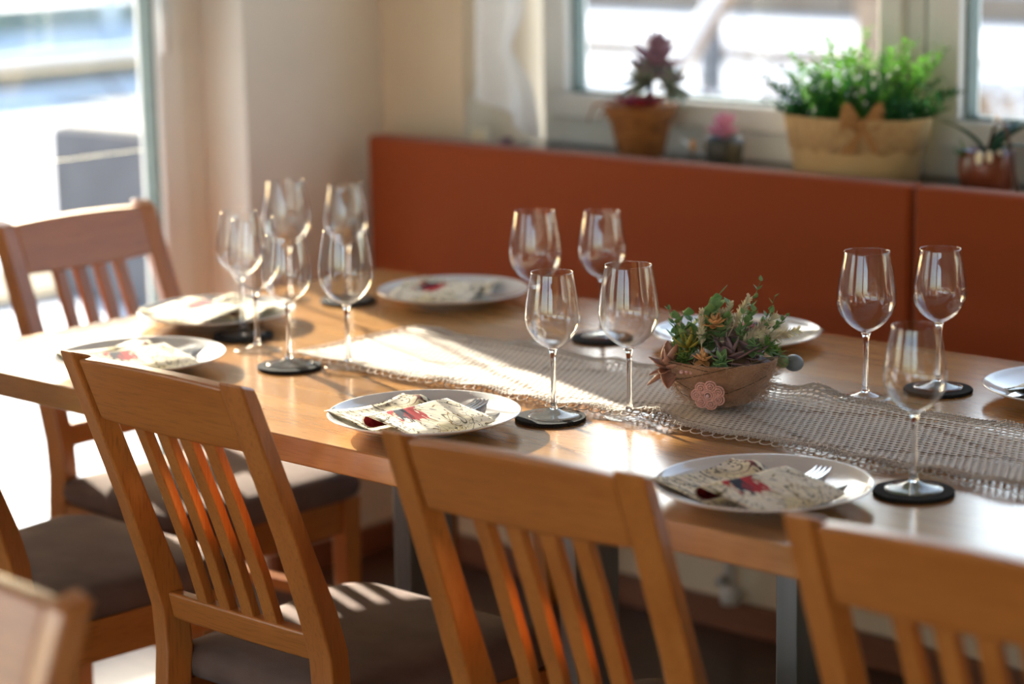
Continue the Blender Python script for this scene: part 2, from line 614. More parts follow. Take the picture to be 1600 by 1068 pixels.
def make_chair(label, loc, rz, group=None):
    t = root('dining_chair', label, 'chair', loc, rz, group)
    for s in (-1, 1):
        bm = newbm(); rings = []
        for (y, z, hd) in post_profile():
            rings.append(rect_ring(s * .1595, y, z, .0185, hd, tilt=-.30 if z > .6 else 0, turn=s * rad(12)))
        loft(bm, rings)
        obj('back_post', bm, M['chair_v'], t, bevel=.004, segs=3)
        # front leg
        bm = newbm()
        loft(bm, [rect_ring(s * .186, .172, 0, .014, .014), rect_ring(s * .186, .172, .39, .020, .020)])
        obj('front_leg', bm, M['chair_v'], t, bevel=.003)
        # side apron, side stretcher
        bm = newbm(); loft(bm, [[Vector((s * .162 + dx, -.168, z)) for dx, z in ((-.010, .325), (.010, .325), (.010, .39), (-.010, .39))], [Vector((s * .184 + dx, .153, z)) for dx, z in ((-.010, .325), (.010, .325), (.010, .39), (-.010, .39))]])
        obj('side_apron', bm, M['chair_d'], t, bevel=.002)
        bm = newbm(); loft(bm, [[Vector((s * .162 + dx, -.196, z)) for dx, z in ((-.008, .185), (.008, .185), (.008, .21), (-.008, .21))], [Vector((s * .184 + dx, .158, z)) for dx, z in ((-.008, .185), (.008, .185), (.008, .21), (-.008, .21))]])
        obj('side_stretcher', bm, M['chair_d'], t, bevel=.002)
    bm = newbm(); box(bm, -.166, .166, .162, .182, .325, .39)
    obj('front_apron', bm, M['chair_h'], t, bevel=.002)
    bm = newbm(); box(bm, -.141, .141, -.205, -.185, .325, .39)
    obj('rear_apron', bm, M['chair_h'], t, bevel=.002)

    # rails: follow the rake, slightly bowed and barrelled
    def rail(z0, z1, th, bow, barrel, name):
        bm = newbm(); rings = []
        n = 12
        for i in range(n + 1):
            u = -1 + 2 * i / n
            x = u * .1425
            k = 1 - u * u
            pts = []
            for z, sgn in ((z0, -1), (z1, 1)):
                zz = z + sgn * barrel * k
                yc = yat(zz) - bow * k
                pts.append((yc, zz))
            (ya, za), (yb, zb) = pts
            rings.append([Vector((x, ya - th / 2, za)), Vector((x, ya + th / 2, za)), Vector((x, yb + th / 2, zb)), Vector((x, yb - th / 2, zb))])
        loft(bm, rings)
        return obj(name, bm, M['chair_h'], t, bevel=.005, segs=3)

    def yat(z):
        P = post_profile()
        for (ya, za, _), (yb, zb, _) in zip(P[:-1], P[1:]):
            if za <= z <= zb:
                return ya + (yb - ya) * (z - za) / (zb - za)
        return P[-1][0]
    rail(.787, .873, .025, .002, .004, 'top_rail')
    rail(.487, .527, .022, .002, .0005, 'lower_rail')
    for k in range(4):
        xc = (-1.5 + k) * .0457
        bm = newbm(); rings = []
        for z in (.52, .60, .69, .79):
            sag = .009 * math.sin(PI * (z - .52) / .27) + .004
            rings.append(rect_ring(xc, yat(z) - .003 + sag * .2, z, .0115, .0085, tilt=-.30, turn=(k - 1.5) * .06))
        loft(bm, rings)
        obj('slat', bm, M['chair_v'], t, bevel=.002)
    # cushion with rounded corners, narrower at the back
    bm = newbm(); rings = []

    def outline(grow, z):
        pts = []
        W1, W0, y0, y1, rc = .212 + grow, .178 + grow, -.172 - grow, .213 + grow, .055
        cs = [(W1 - rc, y1 - rc, 0), (-(W1 - rc), y1 - rc, 90), (-(W0 - .02), y0 + .02, 180), (W0 - .02, y0 + .02, 270)]
        for (cx, cy_, a0) in cs:
            rr = rc if cy_ > 0 else .02
            for q in range(7):
                a = rad(a0 + q * 15)
                x, y = cx + rr * math.cos(a), cy_ + rr * math.sin(a)
                pts.append(Vector((x, y, z)))
        return pts
    for g, z in ((-.03, .391), (-.012, .391), (0, .400), (.003, .414), (0, .428), (-.008, .436), (-.03, .4415), (-.08, .4445), (-.14, .4455)):
        rings.append(outline(g, z))
    loft(bm, rings)
    obj('seat_cushion', bm, M['suede'], t, smooth=True)
    return t


c1 = make_chair('wooden slatted chair on the near side, whole back and half the seat in view', (-2.368, 2.2, 0), rad(0))
dup(c1, (-1.745, 2.165, 0), rad(4.5), 'wooden slatted chair with its back just below the middle plate of the near side')
dup(c1, (-1.180, 2.165, 0), rad(2), 'wooden slatted chair cut off by the right edge, below the plate beside the single glass')
dup(c1, (-3.01, 2.17, 0), rad(0), 'wooden chair mostly outside the frame, showing its grey-brown suede seat and one post')
dup(c1, (-1.820, .885, 0), rad(180), 'dim blurred wooden chair back in the bottom left corner, turned away from the table')
dup(c1, (-3.235, 2.655, 0), rad(-90), 'wooden slatted chair at the head of the table, in front of the glass door')

# ================================================================== TABLEWARE
def plate_top(r):
    """height of the plate's upper surface"""
    if r < .078:
        return .0065
    u = min(1, (r - .078) / .052)
    return .0065 + .0155 * (u ** 1.35)


def make_plate(label, loc):
    bm = newbm()
    prof = [(0, .002), (.058, .002), (.062, 0), (.066, .0), (.069, .003), (.085, .0068), (.105, .0122), (.122, .0178), (.1295, .0213), (.1308, .0226), (.1298, .0236), (.128, .0232)]
    for r in (.122, .114, .106, .098, .090, .084, .078, .06, .03):
        prof.append((r, plate_top(r)))
    prof.append((0, .0065))
    lathe(bm, prof, 72)
    o = obj('dinner_plate', bm, M['porcelain'], smooth=True)
    o.location = loc
    return tag(o, label, 'plate', 'white dinner plates laid round the table')


plates = [
    ('fr1', (-2.861, 2.240), 'white dinner plate at the near side nearest the table head, half behind a chair back'),
    ('fr2', (-2.249, 2.236), 'white dinner plate at the near side, left of the glass on its black coaster'),
    ('fr3', (-1.674, 2.226), 'white dinner plate at the near side, left of the lone glass on a coaster'),
    ('bk1', (-2.865, 2.926), 'white dinner plate at the bench side with dark napkin opening and red print'),
    ('bk2', (-2.255, 2.930), 'white dinner plate behind the succulent bowl'),
    ('bk3', (-1.650, 2.915), 'white dinner plate at the bench side cut off by the right edge'),
    ('end', (-3.048, 2.552), 'white dinner plate at the head of the table, beside the end chair'),
]
PL = {}
first = None
for k, (x, y), lab in plates:
    if first is None:
        first = make_plate(lab, (x, y, TZ))
        PL[k] = first
    else:
        PL[k] = dup(first, (x, y, TZ), 0, lab)

# ---- printed napkins, folded into a pocket
def napkin_mat():
    m, nt, N, L, B = newmat('printed_paper_napkin')
    tc = N.new('ShaderNodeTexCoord')
    at = N.new('ShaderNodeAttribute'); at.attribute_name = 'flat'
    vec = at.outputs['Vector']

    def mix(fac, a, b, typ='MIX'):
        x = N.new('ShaderNodeMixRGB'); x.blend_type = typ
        if isinstance(fac, float): x.inputs[0].default_value = fac
        else: L.new(fac, x.inputs[0])
        if isinstance(a, tuple): x.inputs[1].default_value = a
        else: L.new(a, x.inputs[1])
        if isinstance(b, tuple): x.inputs[2].default_value = b
        else: L.new(b, x.inputs[2])
        return x.outputs[0]

    def ramp(src, p0, p1, c0=(0, 0, 0, 1), c1=(1, 1, 1, 1)):
        r = N.new('ShaderNodeValToRGB')
        r.color_ramp.elements[0].position, r.color_ramp.elements[1].position = p0, p1
        r.color_ramp.elements[0].color, r.color_ramp.elements[1].color = c0, c1
        L.new(src, r.inputs[0]); return r.outputs[0]

    def band(src, c, w):
        """1 close to level c of src"""
        s = N.new('ShaderNodeMath'); s.operation = 'SUBTRACT'; L.new(src, s.inputs[0]); s.inputs[1].default_value = c
        a = N.new('ShaderNodeMath'); a.operation = 'ABSOLUTE'; L.new(s.outputs[0], a.inputs[0])
        return ramp(a.outputs[0], w * .5, w, (1, 1, 1, 1), (0, 0, 0, 1))
    n1 = N.new('ShaderNodeTexNoise'); n1.inputs['Scale'].default_value = 21; n1.inputs['Detail'].default_value = 0.5; n1.inputs['Distortion'].default_value = 1.5
    L.new(vec, n1.inputs['Vector'])
    mp = N.new('ShaderNodeMapping'); mp.inputs['Location'].default_value = (3.3, 1.7, 5); L.new(vec, mp.inputs[0])
    n2 = N.new('ShaderNodeTexNoise'); n2.inputs['Scale'].default_value = 24; n2.inputs['Detail'].default_value = 0.5; n2.inputs['Distortion'].default_value = 1.8
    L.new(mp.outputs[0], n2.inputs['Vector'])
    base = mix(ramp(n1.outputs['Fac'], .42, .7), srgb(240, 232, 212), srgb(230, 218, 178))
    c = mix(band(n1.outputs['Fac'], .50, .011), base, srgb(96, 84, 48))
    c = mix(band(n1.outputs['Fac'], .60, .009), c, srgb(120, 60, 60))
    c = mix(band(n2.outputs['Fac'], .47, .009), c, srgb(140, 110, 40))
    c = mix(band(n2.outputs['Fac'], .58, .008), c, srgb(60, 50, 70))
    # small dots near the edges
    vo = N.new('ShaderNodeTexVoronoi'); vo.inputs['Scale'].default_value = 230
    L.new(vec, vo.inputs['Vector'])
    dots = ramp(vo.outputs['Distance'], .22, .30, (1, 1, 1, 1), (0, 0, 0, 1))
    sp = N.new('ShaderNodeSeparateXYZ'); L.new(vec, sp.inputs[0])
    ax = N.new('ShaderNodeMath'); ax.operation = 'ABSOLUTE'; L.new(sp.outputs[1], ax.inputs[0])
    edge = ramp(ax.outputs[0], .040, .052)
    bx = N.new('ShaderNodeMath'); bx.operation = 'ABSOLUTE'; L.new(sp.outputs[0], bx.inputs[0])
    edge2 = ramp(bx.outputs[0], .066, .075)
    em = N.new('ShaderNodeMath'); em.operation = 'MAXIMUM'; L.new(edge, em.inputs[0]); L.new(edge2, em.inputs[1])
    dm = N.new('ShaderNodeMath'); dm.operation = 'MULTIPLY'; L.new(dots, dm.inputs[0]); L.new(em.outputs[0], dm.inputs[1])
    c = mix(dm.outputs[0], c, srgb(60, 44, 40))
    # red and blue-black bloom in the middle, petals by distorted distance
    def blob(cx, cy_, sx, sy, r0_, r1_, amp, seed, rot=0):
        mpp = N.new('ShaderNodeMapping'); mpp.vector_type = 'TEXTURE'
        mpp.inputs['Location'].default_value = (cx, cy_, 0); mpp.inputs['Rotation'].default_value = (0, 0, rot); mpp.inputs['Scale'].default_value = (sx, sy, 1)
        L.new(vec, mpp.inputs[0])
        nn = N.new('ShaderNodeTexNoise'); nn.inputs['Scale'].default_value = 3.2; nn.inputs['Detail'].default_value = 2
        m4 = N.new('ShaderNodeMapping'); m4.inputs['Location'].default_value = (seed, seed, 0); L.new(mpp.outputs[0], m4.inputs[0]); L.new(m4.outputs[0], nn.inputs['Vector'])
        ln = N.new('ShaderNodeVectorMath'); ln.operation = 'LENGTH'; L.new(mpp.outputs[0], ln.inputs[0])
        ad = N.new('ShaderNodeMath'); ad.operation = 'MULTIPLY_ADD'; L.new(nn.outputs['Fac'], ad.inputs[0]); ad.inputs[1].default_value = amp; L.new(ln.outputs['Value'], ad.inputs[2])
        hf = N.new('ShaderNodeMath'); hf.operation = 'MULTIPLY'; hf.inputs[1].default_value = .25; L.new(ad.outputs[0], hf.inputs[0])
        return ramp(hf.outputs[0], r0_ * .25, r1_ * .25, (1, 1, 1, 1), (0, 0, 0, 1))
    c = mix(blob(-.052, -.012, .040, .013, 1.25, 1.32, 1.2, 3, .5), c, srgb(52, 60, 74))
    c = mix(blob(.022, -.012, .050, .030, 1.45, 1.5, 1.7, 8, -.5), c, srgb(178, 30, 36))
    c = mix(blob(.022, -.018, .046, .015, 1.25, 1.3, 1.4, 12, -.6), c, srgb(34, 36, 56))
    c = mix(blob(.006, .006, .036, .012, 1.25, 1.3, 1.4, 19, .5), c, srgb(36, 34, 50))
    L.new(c, B.inputs['Base Color'])
    B.inputs['Roughness'].default_value = .85
    B.inputs['Specular IOR Level'].default_value = .2
    B.inputs['Subsurface Weight'].default_value = 0
    return m


M['napkin'] = napkin_mat()
M['napkin_in'] = noise_mat('dark_red_napkin_lining', srgb(84, 16, 22), srgb(150, 40, 40), scale=120, rough=.9, spec=.1)


def grid_mesh(name, nu, nv, fn, mat, parent, flat=None, solid=.0007):
    """fn(u,v)->Vector ; flat(u,v)->(x,y) stored as the print's coordinates"""
    me = bpy.data.meshes.new(name)
    vs_, fs, fl = [], [], []
    for j in range(nv + 1):
        for i in range(nu + 1):
            u, v = i / nu, j / nv
            vs_.append(fn(u, v)); fl.append(flat(u, v) if flat else (u, v))
    for j in range(nv):
        for i in range(nu):
            a = j * (nu + 1) + i
            fs.append((a, a + 1, a + nu + 2, a + nu + 1))
    me.from_pydata([tuple(p) for p in vs_], [], fs)
    att = me.attributes.new('flat', 'FLOAT_VECTOR', 'POINT')
    att.data.foreach_set('vector', [c for (x, y) in fl for c in (x, y, 0.0)])
    me.materials.append(mat)
    me.polygons.foreach_set('use_smooth', [True] * len(me.polygons))
    o = bpy.data.objects.new(name, me); COL.objects.link(o); o.parent = parent
    if solid:
        s = o.modifiers.new('solid', 'SOLIDIFY'); s.thickness = solid; s.offset = 1
    return o


def make_napkin(label, loc, rz):
    t = root('folded_napkin', label, 'napkin', loc, rz, 'printed paper napkins folded on the plates')
    # lower sheet, lying on the plate
    def lower(u, v):
        x = -.104 + .178 * u
        y = -.082 + .140 * v + .010 * (1 - u) * (v - .5)
        y += -.010 * math.sin(PI * v) * (1 - u)
        z = plate_top(math.hypot(x, y)) + .0016
        z += .006 * math.exp(-((x + .055) ** 2) / .0006) * (.35 + .65 * v) + .0105 * math.exp(-((u - .2) ** 2 + (v - .98) ** 2) / .02)
        z += .0012 * math.sin(40 * x + 25 * y)
        return Vector((x, y, max(z, .0085)))
    grid_mesh('lower_fold', 26, 22, lower, M['napkin'], t, lambda u, v: (-.088 + .08 * u, -.07 + .14 * v))
    # pocket sheet: a raised layer whose inner edge rolls under
    prof = [(.086, .0100), (.080, .0150), (.064, .0195), (.044, .0225), (.020, .0255), (-.004, .0285), (-.017, .0300), (-.0265, .0278), (-.0320, .0215), (-.0310, .0150), (-.0240, .0115), (-.015, .0115)]

    def pocket(u, v):
        f = u * (len(prof) - 1)
        i = min(int(f), len(prof) - 2); g = f - i
        x = prof[i][0] * (1 - g) + prof[i + 1][0] * g
        z = prof[i][1] * (1 - g) + prof[i + 1][1] * g
        flat_end = 0
        zl = .0115 + (z - .0115) * (1 - .45 * flat_end)
        x = x + .012 * v * (1 if x < .03 else 0) * max(0, (.03 - x) / .06)
        y = -.098 + .150 * v + (.016 if u < .5 else 0) * 0
        y += .010 * u * (1 - v) * 1.5 - .014 * (1 - u) * (v - .3) * 0
        z2 = max(zl, plate_top(math.hypot(x, y)) + .0028) + .0009 * math.sin(60 * y + 30 * x)
        return Vector((x, y, z2))
    grid_mesh('pocket_fold', 44, 24, pocket, M['napkin'], t, lambda u, v: (.084 - .115 * u, -.07 + .14 * v))
    # darker lining seen inside the roll
    def lining(u, v):
        p = pocket(.55 + .45 * u, .02 + .9 * v)
        c = Vector((-.019, p.y, .0205))
        return c + (p - c) * .86
    o = grid_mesh('lining', 16, 10, lining, M['napkin_in'], t, solid=0)
    o['label'] = 'dark red inside of the rolled napkin edge'
    return t


# ---- cutlery
def make_fork(label, loc, rz):
    t = root('dinner_fork', label, 'fork', loc, rz, 'steel forks tucked into the napkins')
    def ribbon(bm, pts):
        rings = []
        for (y, w, z, th) in pts:
            rings.append([Vector((-w, y, z)), Vector((w, y, z)), Vector((w, y, z + th)), Vector((-w, y, z + th))])
        loft(bm, rings)
    bm = newbm()
    ribbon(bm, [(-.185, .0075, 0, .0018), (-.175, .009, 0, .0018), (-.12, .006, .001, .002), (-.08, .0035, .0025, .0022), (-.062, .004, .002, .002), (-.05, .011, .0012, .0018), (-.044, .0122, .0012, .0018)])
    obj('handle', bm, M['cutlery'], t, bevel=.0006)
    for k in range(4):
        bm = newbm()
        xc = (-1.5 + k) * .0063
        rings = []
        for (y, z, w) in ((-.046, .0012, .0026), (-.03, .0006, .0022), (-.012, .002, .0019), (.0, .005, .001)):
            rings.append([Vector((xc - w, y, z)), Vector((xc + w, y, z)), Vector((xc + w, y, z + .0016)), Vector((xc - w, y, z + .0016))])
        loft(bm, rings)
        obj('tine', bm, M['cutlery'], t, bevel=.0004)
    return t


def make_knife(label, loc, rz):
    t = root('table_knife', label, 'knife', loc, rz, 'steel knives tucked into the napkins')
    bm = newbm(); rings = []
    for (y, x0, x1, th) in ((-.085, -.006, .004, .0026), (-.07, -.009, .006, .0020), (-.04, -.010, .007, .0017), (-.015, -.009, .0065, .0014), (-.004, -.004, .004, .0012), (.0, .001, .003, .001)):
        rings.append([Vector((x0, y, 0)), Vector((x1, y, 0)), Vector((x1, y, th)), Vector((x0, y, th * .3))])
    loft(bm, rings)
    obj('blade', bm, M['cutlery'], t, bevel=.0004)
    bm = newbm(); rings = []
    for (y, w, th) in ((-.178, .006, .003), (-.172, .008, .0036), (-.12, .0065, .0038), (-.09, .005, .0034), (-.083, .005, .0028)):
        rings.append([Vector((-w, y, 0)), Vector((w, y, 0)), Vector((w, y, th)), Vector((-w, y, th))])
    loft(bm, rings)
    obj('handle', bm, M['cutlery'], t, bevel=.0008)
    return t


WHERE = {'fr1': 'the near plate closest to the table head', 'fr2': 'the near plate left of the black coaster', 'fr3': 'the near plate at the right',
         'bk1': 'the bench-side plate with red print', 'bk2': 'the plate behind the succulent bowl', 'bk3': 'the plate cut off at the right edge', 'end': 'the plate at the table head'}
ROT = {'fr1': -4, 'fr2': 0, 'fr3': -4, 'bk1': -62, 'bk2': 176, 'bk3': 178, 'end': -92}
nap = frk = knf = None
for k, (x, y), lab in plates:
    a = rad(ROT[k])
    def L2W(px, py):
        return (x + px * math.cos(a) - py * math.sin(a), y + px * math.sin(a) + py * math.cos(a))
    lb = 'cream floral napkin folded on ' + WHERE[k]
    if nap is None: nap = make_napkin(lb, (x, y, TZ), a)
    else: dup(nap, (x, y, TZ), a, lb)
    fx_, fy_ = L2W(-.004, .118)
    kx, ky = L2W(.054, .090)
    fz = TZ + .0118
    lf, lk = 'steel fork poking out of the napkin on ' + WHERE[k], 'steel knife poking out of the napkin on ' + WHERE[k]
    if k == 'bk1':
        lf, lk = lf.replace('poking out of', 'inside'), lk.replace('poking out of', 'inside')
    if frk is None:
        frk = make_fork(lf, (fx_, fy_, fz), a + rad(15)); knf = make_knife(lk, (kx, ky, TZ + .0120), a + rad(2))
    else:
        dup(frk, (fx_, fy_, fz), a + rad(15), lf); dup(knf, (kx, ky, TZ + .0120), a + rad(2), lk)

# ---- wine glasses
def make_glass(kind, label, loc, group):
    if kind == 'large':
        H, k, zb = .208, 1.0, .094
        R_ = [(.0, .0), (.006, .0012), (.0135, .0045), (.0235, .0115), (.0325, .0215), (.0385, .033), (.0410, .045), (.0407, .057), (.0388, .073), (.0362, .090), (.0335, .105), (.0318, .114)]
    else:
        H, zb = .198, .093
        R_ = [(.0, .0), (.006, .0012), (.013, .0042), (.022, .0105), (.030, .0195), (.0355, .030), (.0376, .041), (.0372, .053), (.0352, .068), (.0325, .084), (.030, .097), (.0288, .105)]
    t = root('wine_glass', label, 'wine glass', loc, 0, group)
    # smooth bowl profile by subdividing
    def smooth(P):
        out = []
        n = len(P)
        for i in range(n - 1):
            p0, p1, p2, p3 = P[max(i - 1, 0)], P[i], P[i + 1], P[min(i + 2, n - 1)]
            for q in range(3):
                s = q / 3
                def cr(a, b, c, d):
                    return .5 * ((2 * b) + (-a + c) * s + (2 * a - 5 * b + 4 * c - d) * s * s + (-a + 3 * b - 3 * c + d) * s ** 3)
                out.append((max(0, cr(p0[0], p1[0], p2[0], p3[0])), cr(p0[1], p1[1], p2[1], p3[1])))
        out.append(P[-1])
        return out
    P = smooth(R_)
    th = .0011
    bm = newbm()
    outer = [(r, zb + z) for r, z in P]
    inner = [(max(r - th, 0), zb + z + th * (1.6 if z < .02 else .3)) for r, z in P]
    # the wall ends in a rounded lip
    prof = outer + [(P[-1][0] - th * .3, zb + P[-1][1] + .0006), (P[-1][0] - th * .7, zb + P[-1][1] + .0006)] + inner[::-1][0:-1] + [(0, zb + .0030)]
    lathe(bm, prof, 48)
    obj('bowl', bm, M['bowlglass'], t, smooth=True)
    bm = newbm()
    lathe(bm, [(0, .0098), (.0062, .0098), (.0050, .014), (.0040, .020), (.0035, .032), (.0034, .055), (.0036, .075), (.0042, .085), (.0056, .0905), (.0072, .0938), (0, .0938)], 20)
    obj('stem', bm, M['stemglass'], t, smooth=True)
    bm = newbm()
    fr = .0365 if kind == 'large' else .0350
    lathe(bm, [(0, .0004), (fr * .9, .0003), (fr, .0004), (fr + .0003, .0011), (fr, .0018), (fr * .85, .0026), (fr * .6, .0042), (fr * .4, .0062), (fr * .25, .0085), (fr * .18, .0098), (0, .0098)], 48)
    obj('foot', bm, M['footglass'], t, smooth=True)
    return t


def make_coaster(label, loc):
    bm = newbm()
    lathe(bm, [(0, 0), (.0475, 0), (.0485, .001), (.0487, .004), (.0480, .0052), (0, .0052)], 56)
    o = obj('coaster', bm, M['felt'], smooth=False, angle=40)
    o.location = loc
    return tag(o, label, 'coaster', 'round black felt coasters under the smaller glasses')


GL = [
    ('small', -2.143, 2.379, 'smaller empty wine glass on a black coaster, right of the middle near plate'),
    ('large', -2.060, 2.440, 'larger empty wine glass on the lace edge, left of the succulent bowl'),
    ('large', -2.513, 2.752, 'larger empty wine glass behind the runner, left of its smaller partner before the orange bench'),
    ('small', -2.448, 2.836, 'smaller empty wine glass on a coaster, right of the pair before the orange bench'),
    ('large', -1.886, 2.744, 'larger empty wine glass on bare wood right of the succulent bowl'),
    ('small', -1.833, 2.846, 'smaller empty wine glass on a coaster behind the lone front glass, by the bench seam'),
    ('small', -1.553, 2.362, 'lone empty wine glass on a black coaster at the right near side of the table'),
    ('large', -2.599, 2.427, 'larger empty wine glass at the left tip of the lace runner'),
    ('small', -2.684, 2.385, 'smaller empty wine glass on a coaster, left of the lace runner tip'),
    ('small', -2.920, 2.498, 'smaller empty wine glass on a coaster beside the head plate, leftmost of all'),
    ('large', -2.822, 2.442, 'larger empty wine glass beside the head plate, half before its smaller neighbour'),
    ('large', -3.104, 2.764, 'larger empty wine glass, tallest at the back left, before the door wall'),
    ('small', -3.010, 2.816, 'smaller empty wine glass on a coaster at the back left, before the bench end'),
]
CO = {'smaller empty wine glass on a black coaster, right of the middle near plate': 'black felt coaster right of the middle near plate'}
gs = gl = cs = None
gi = 0
for kind, x, y, lab in GL:
    z = TZ
    if kind == 'small':
        z = TZ + .0053
        cl = ['black felt coaster right of the middle near plate', 'black felt coaster before the orange bench, behind the runner', 'black felt coaster near the bench seam behind the front glass',
              'black felt coaster under the lone glass at the right near side', 'black felt coaster left of the lace runner tip', 'black felt coaster beside the head plate',
              'black felt coaster at the back left, before the bench end'][gi]
        gi += 1
        if cs is None: cs = make_coaster(cl, (x - .003, y - .004, TZ))
        else: dup(cs, (x + .002, y - .003, TZ), 0, cl)
        if gs is None: gs = make_glass('small', lab, (x, y, z), 'smaller wine glasses standing on coasters')
        else: dup(gs, (x, y, z), rad(gi * 37), lab)
    else:
        if lab.startswith(('larger empty wine glass on the lace edge, left', 'larger empty wine glass at the left tip')):
            z = TZ + .0052     # foot stands partly on the lace edge
        if gl is None: gl = make_glass('large', lab, (x, y, z), 'larger wine glasses standing on the bare table')
        else: dup(gl, (x, y, z), rad(x * 900), lab)

# ================================================================== CROCHET RUNNER
def runner():
    random.seed(4)
    t = root('lace_runner', 'cream crocheted lace runner with scalloped edges along the middle of the table', 'table runner', (-2.0, 2.566, TZ))
    X0, X1 = -2.735 + 2.0, -.60 + 2.0
    Y0, Y1 = -.122, .122
    def zat(x, y):
        e = min(1, abs(y) / .125)
        z = .0028 + .0012 * math.sin(17 * x + 3) * math.sin(31 * y + x * 4)
        z += e ** 4 * (.0035 + .0045 * math.sin(33 * x + (2 if y > 0 else 0)) ** 2 * (1 if math.sin(9 * x + y * 20) > -.2 else .3))
        # bump in the cloth beside the bowl
        z += .013 * math.exp(-((x + .02) ** 2) / .0007) * math.exp(-((y + .125) ** 2) / .0007)
        z += .010 * math.exp(-((x - .055) ** 2) / .0008) * math.exp(-((y - .135) ** 2) / .0008)
        return z + .0004
    def yw(x, y):
        return y * .96 + .004 * math.sin(6.5 * x + 1) + (y / .12) * .004 * math.sin(23 * x)
    # mesh field
    c = .0105
    nx, ny = int((X1 - X0) / c), 24
    cy_ = (Y1 - Y0) / ny
    verts, faces = [], []
    idx = {}
    def V(x, y, dz=0):
        key = (round(x, 5), round(y, 5))
        if key in idx: return idx[key]
        idx[key] = len(verts)
        verts.append((x, yw(x, y), zat(x, y) + dz))
        return idx[key]
    for j in range(ny):
        off = (j % 2) * c / 2
        ya, yb = Y0 + j * cy_, Y0 + (j + 1) * cy_
        yc = (ya + yb) / 2
        for i in range(nx):
            xa = X0 + i * c + off
            xb, xm = xa + c, xa + c / 2
            xc = xm
            # diamond figure: rows of bigger holes
            u = ((xc * 1.0) % .46) / .46
            d = abs(abs(u - .5) * 2 * .115 - .0575) if False else abs(abs(yc) + abs(u - .5) * .21 - .105)
            big = d < .0056 or abs(abs(yc) - .107) < .004
            hr = .36 if big else .27
            ring = [V(xa, ya), V(xm, ya), V(xb, ya), V(xb, yc), V(xb, yb), V(xm, yb), V(xa, yb), V(xa, yc)]
            inn = []
            for q, (dx, dy) in enumerate(((-1, -1), (0, -1), (1, -1), (1, 0), (1, 1), (0, 1), (-1, 1), (-1, 0))):
                l = 1 / math.hypot(dx, dy)
                px, py = xc + dx * l * c * hr * 1.25, yc + dy * l * cy_ * hr * 1.15
                verts.append((px, yw(px, py), zat(px, py) + .0008)); inn.append(len(verts) - 1)
            for q in range(8):
                p = (q + 1) % 8
                faces.append((ring[q], ring[p], inn[p], inn[q]))
    me = bpy.data.meshes.new('crochet_field')
    me.from_pydata(verts, [], faces)
    me.materials.append(M['crochet'])
    me.polygons.foreach_set('use_smooth', [True] * len(me.polygons))
    o = bpy.data.objects.new('crochet_field', me); COL.objects.link(o); o.parent = t
    s = o.modifiers.new('solid', 'SOLIDIFY'); s.thickness = .0007; s.offset = 1
    # lace border: zigzag threads and scallops
    bm = newbm()
    for side in (-1, 1):
        pitch_ = .0135
        n = int((X1 - X0) / pitch_)
        for layer, (a, b, ph) in enumerate(((.121, .132, 0), (.121, .132, .5), (.131, .143, .25), (.131, .143, .75))):
            pts = []
            for i in range(n * 2):
                x = X0 + (i / 2 + ph) * pitch_
                y = side * (a if i % 2 == 0 else b + random.uniform(-.001, .002))
                pts.append((x, yw(x, y), zat(x, y) + .0009 + layer * .0003))
            tube(bm, pts, .00075, 4)
        for r_ in (.1315, .1195):
            pts = [(X0 + i * .006, yw(X0 + i * .006, side * r_), zat(X0 + i * .006, side * r_) + .0012) for i in range(int((X1 - X0) / .006))]
            tube(bm, pts, .0010, 4)
        m_ = int((X1 - X0) / .018)
        for i in range(m_):
            x = X0 + i * .018
            pts = []
            for q in range(7):
                a = PI * q / 6
                px = x + .009 - .0098 * math.cos(a)
                py = side * (.142 + .0085 * math.sin(a) + random.uniform(0, .0012))
                pts.append((px, yw(px, py), max(.0012, zat(px, side * .135) * (1 - .4 * math.sin(a)) + .0004)))
            tube(bm, pts, .0009, 4)
        # ends hanging down in short picots
    for i in range(19):
        y = -.12 + i * .0133
        pts = [(X0 - .014 * math.sin(PI * q / 6), yw(X0, y + .0067 - .0075 * math.cos(PI * q / 6)), .003) for q in range(7)]
        tube(bm, pts, .0009, 4)
        pts = [(X0 - .012 - .012 * math.sin(PI * q / 6), yw(X0, y + .0067 - .0075 * math.cos(PI * q / 6)), .003) for q in range(7)]
        tube(bm, pts, .0009, 4)
    obj('lace_border', bm, M['crochet'], t, smooth=True)


runner()

# ================================================================== SUCCULENT BOWL
M['feltbowl'] = noise_mat('tan_felted_bowl', srgb(136, 98, 68), srgb(186, 146, 112), scale=26, rough=1, bump=.8, bscale=160, spec=.05, sheen=.5, bdist=.003)
M['fibre'] = noise_mat('pale_wool_fibre', srgb(176, 140, 112), srgb(200, 168, 140), scale=60, rough=1, spec=.1)
M['pinkyarn'] = noise_mat('pink_crochet_yarn', srgb(240, 182, 168), srgb(250, 204, 190), scale=300, rough=.95, bump=.6, bscale=900, spec=.1)
M['pearl'] = simple('pink_pearl', srgb(238, 190, 190), .2)
M['lf_green'] = leaf_mat('round_green_leaf', srgb(134, 170, 112), trans=.3)
M['lf_bright'] = leaf_mat('fresh_green_leaf', srgb(120, 154, 76))
M['lf_yellow'] = leaf_mat('yellow_green_leaf', srgb(188, 178, 84))
M['lf_rust'] = leaf_mat('rust_brown_succulent_leaf', srgb(172, 128, 110), trans=.15, rough=.35)
M['lf_purple'] = leaf_mat('purple_brown_leaf', srgb(130, 104, 106), trans=.1, rough=.35)
M['dry'] = leaf_mat('dried_grass_head', srgb(240, 222, 196), trans=.3)
M['orangefl'] = leaf_mat('dried_orange_petal', srgb(226, 174, 118), trans=.3)
M['bluegrey'] = leaf_mat('blue_grey_pod', srgb(118, 128, 134), trans=.05, rough=.4)
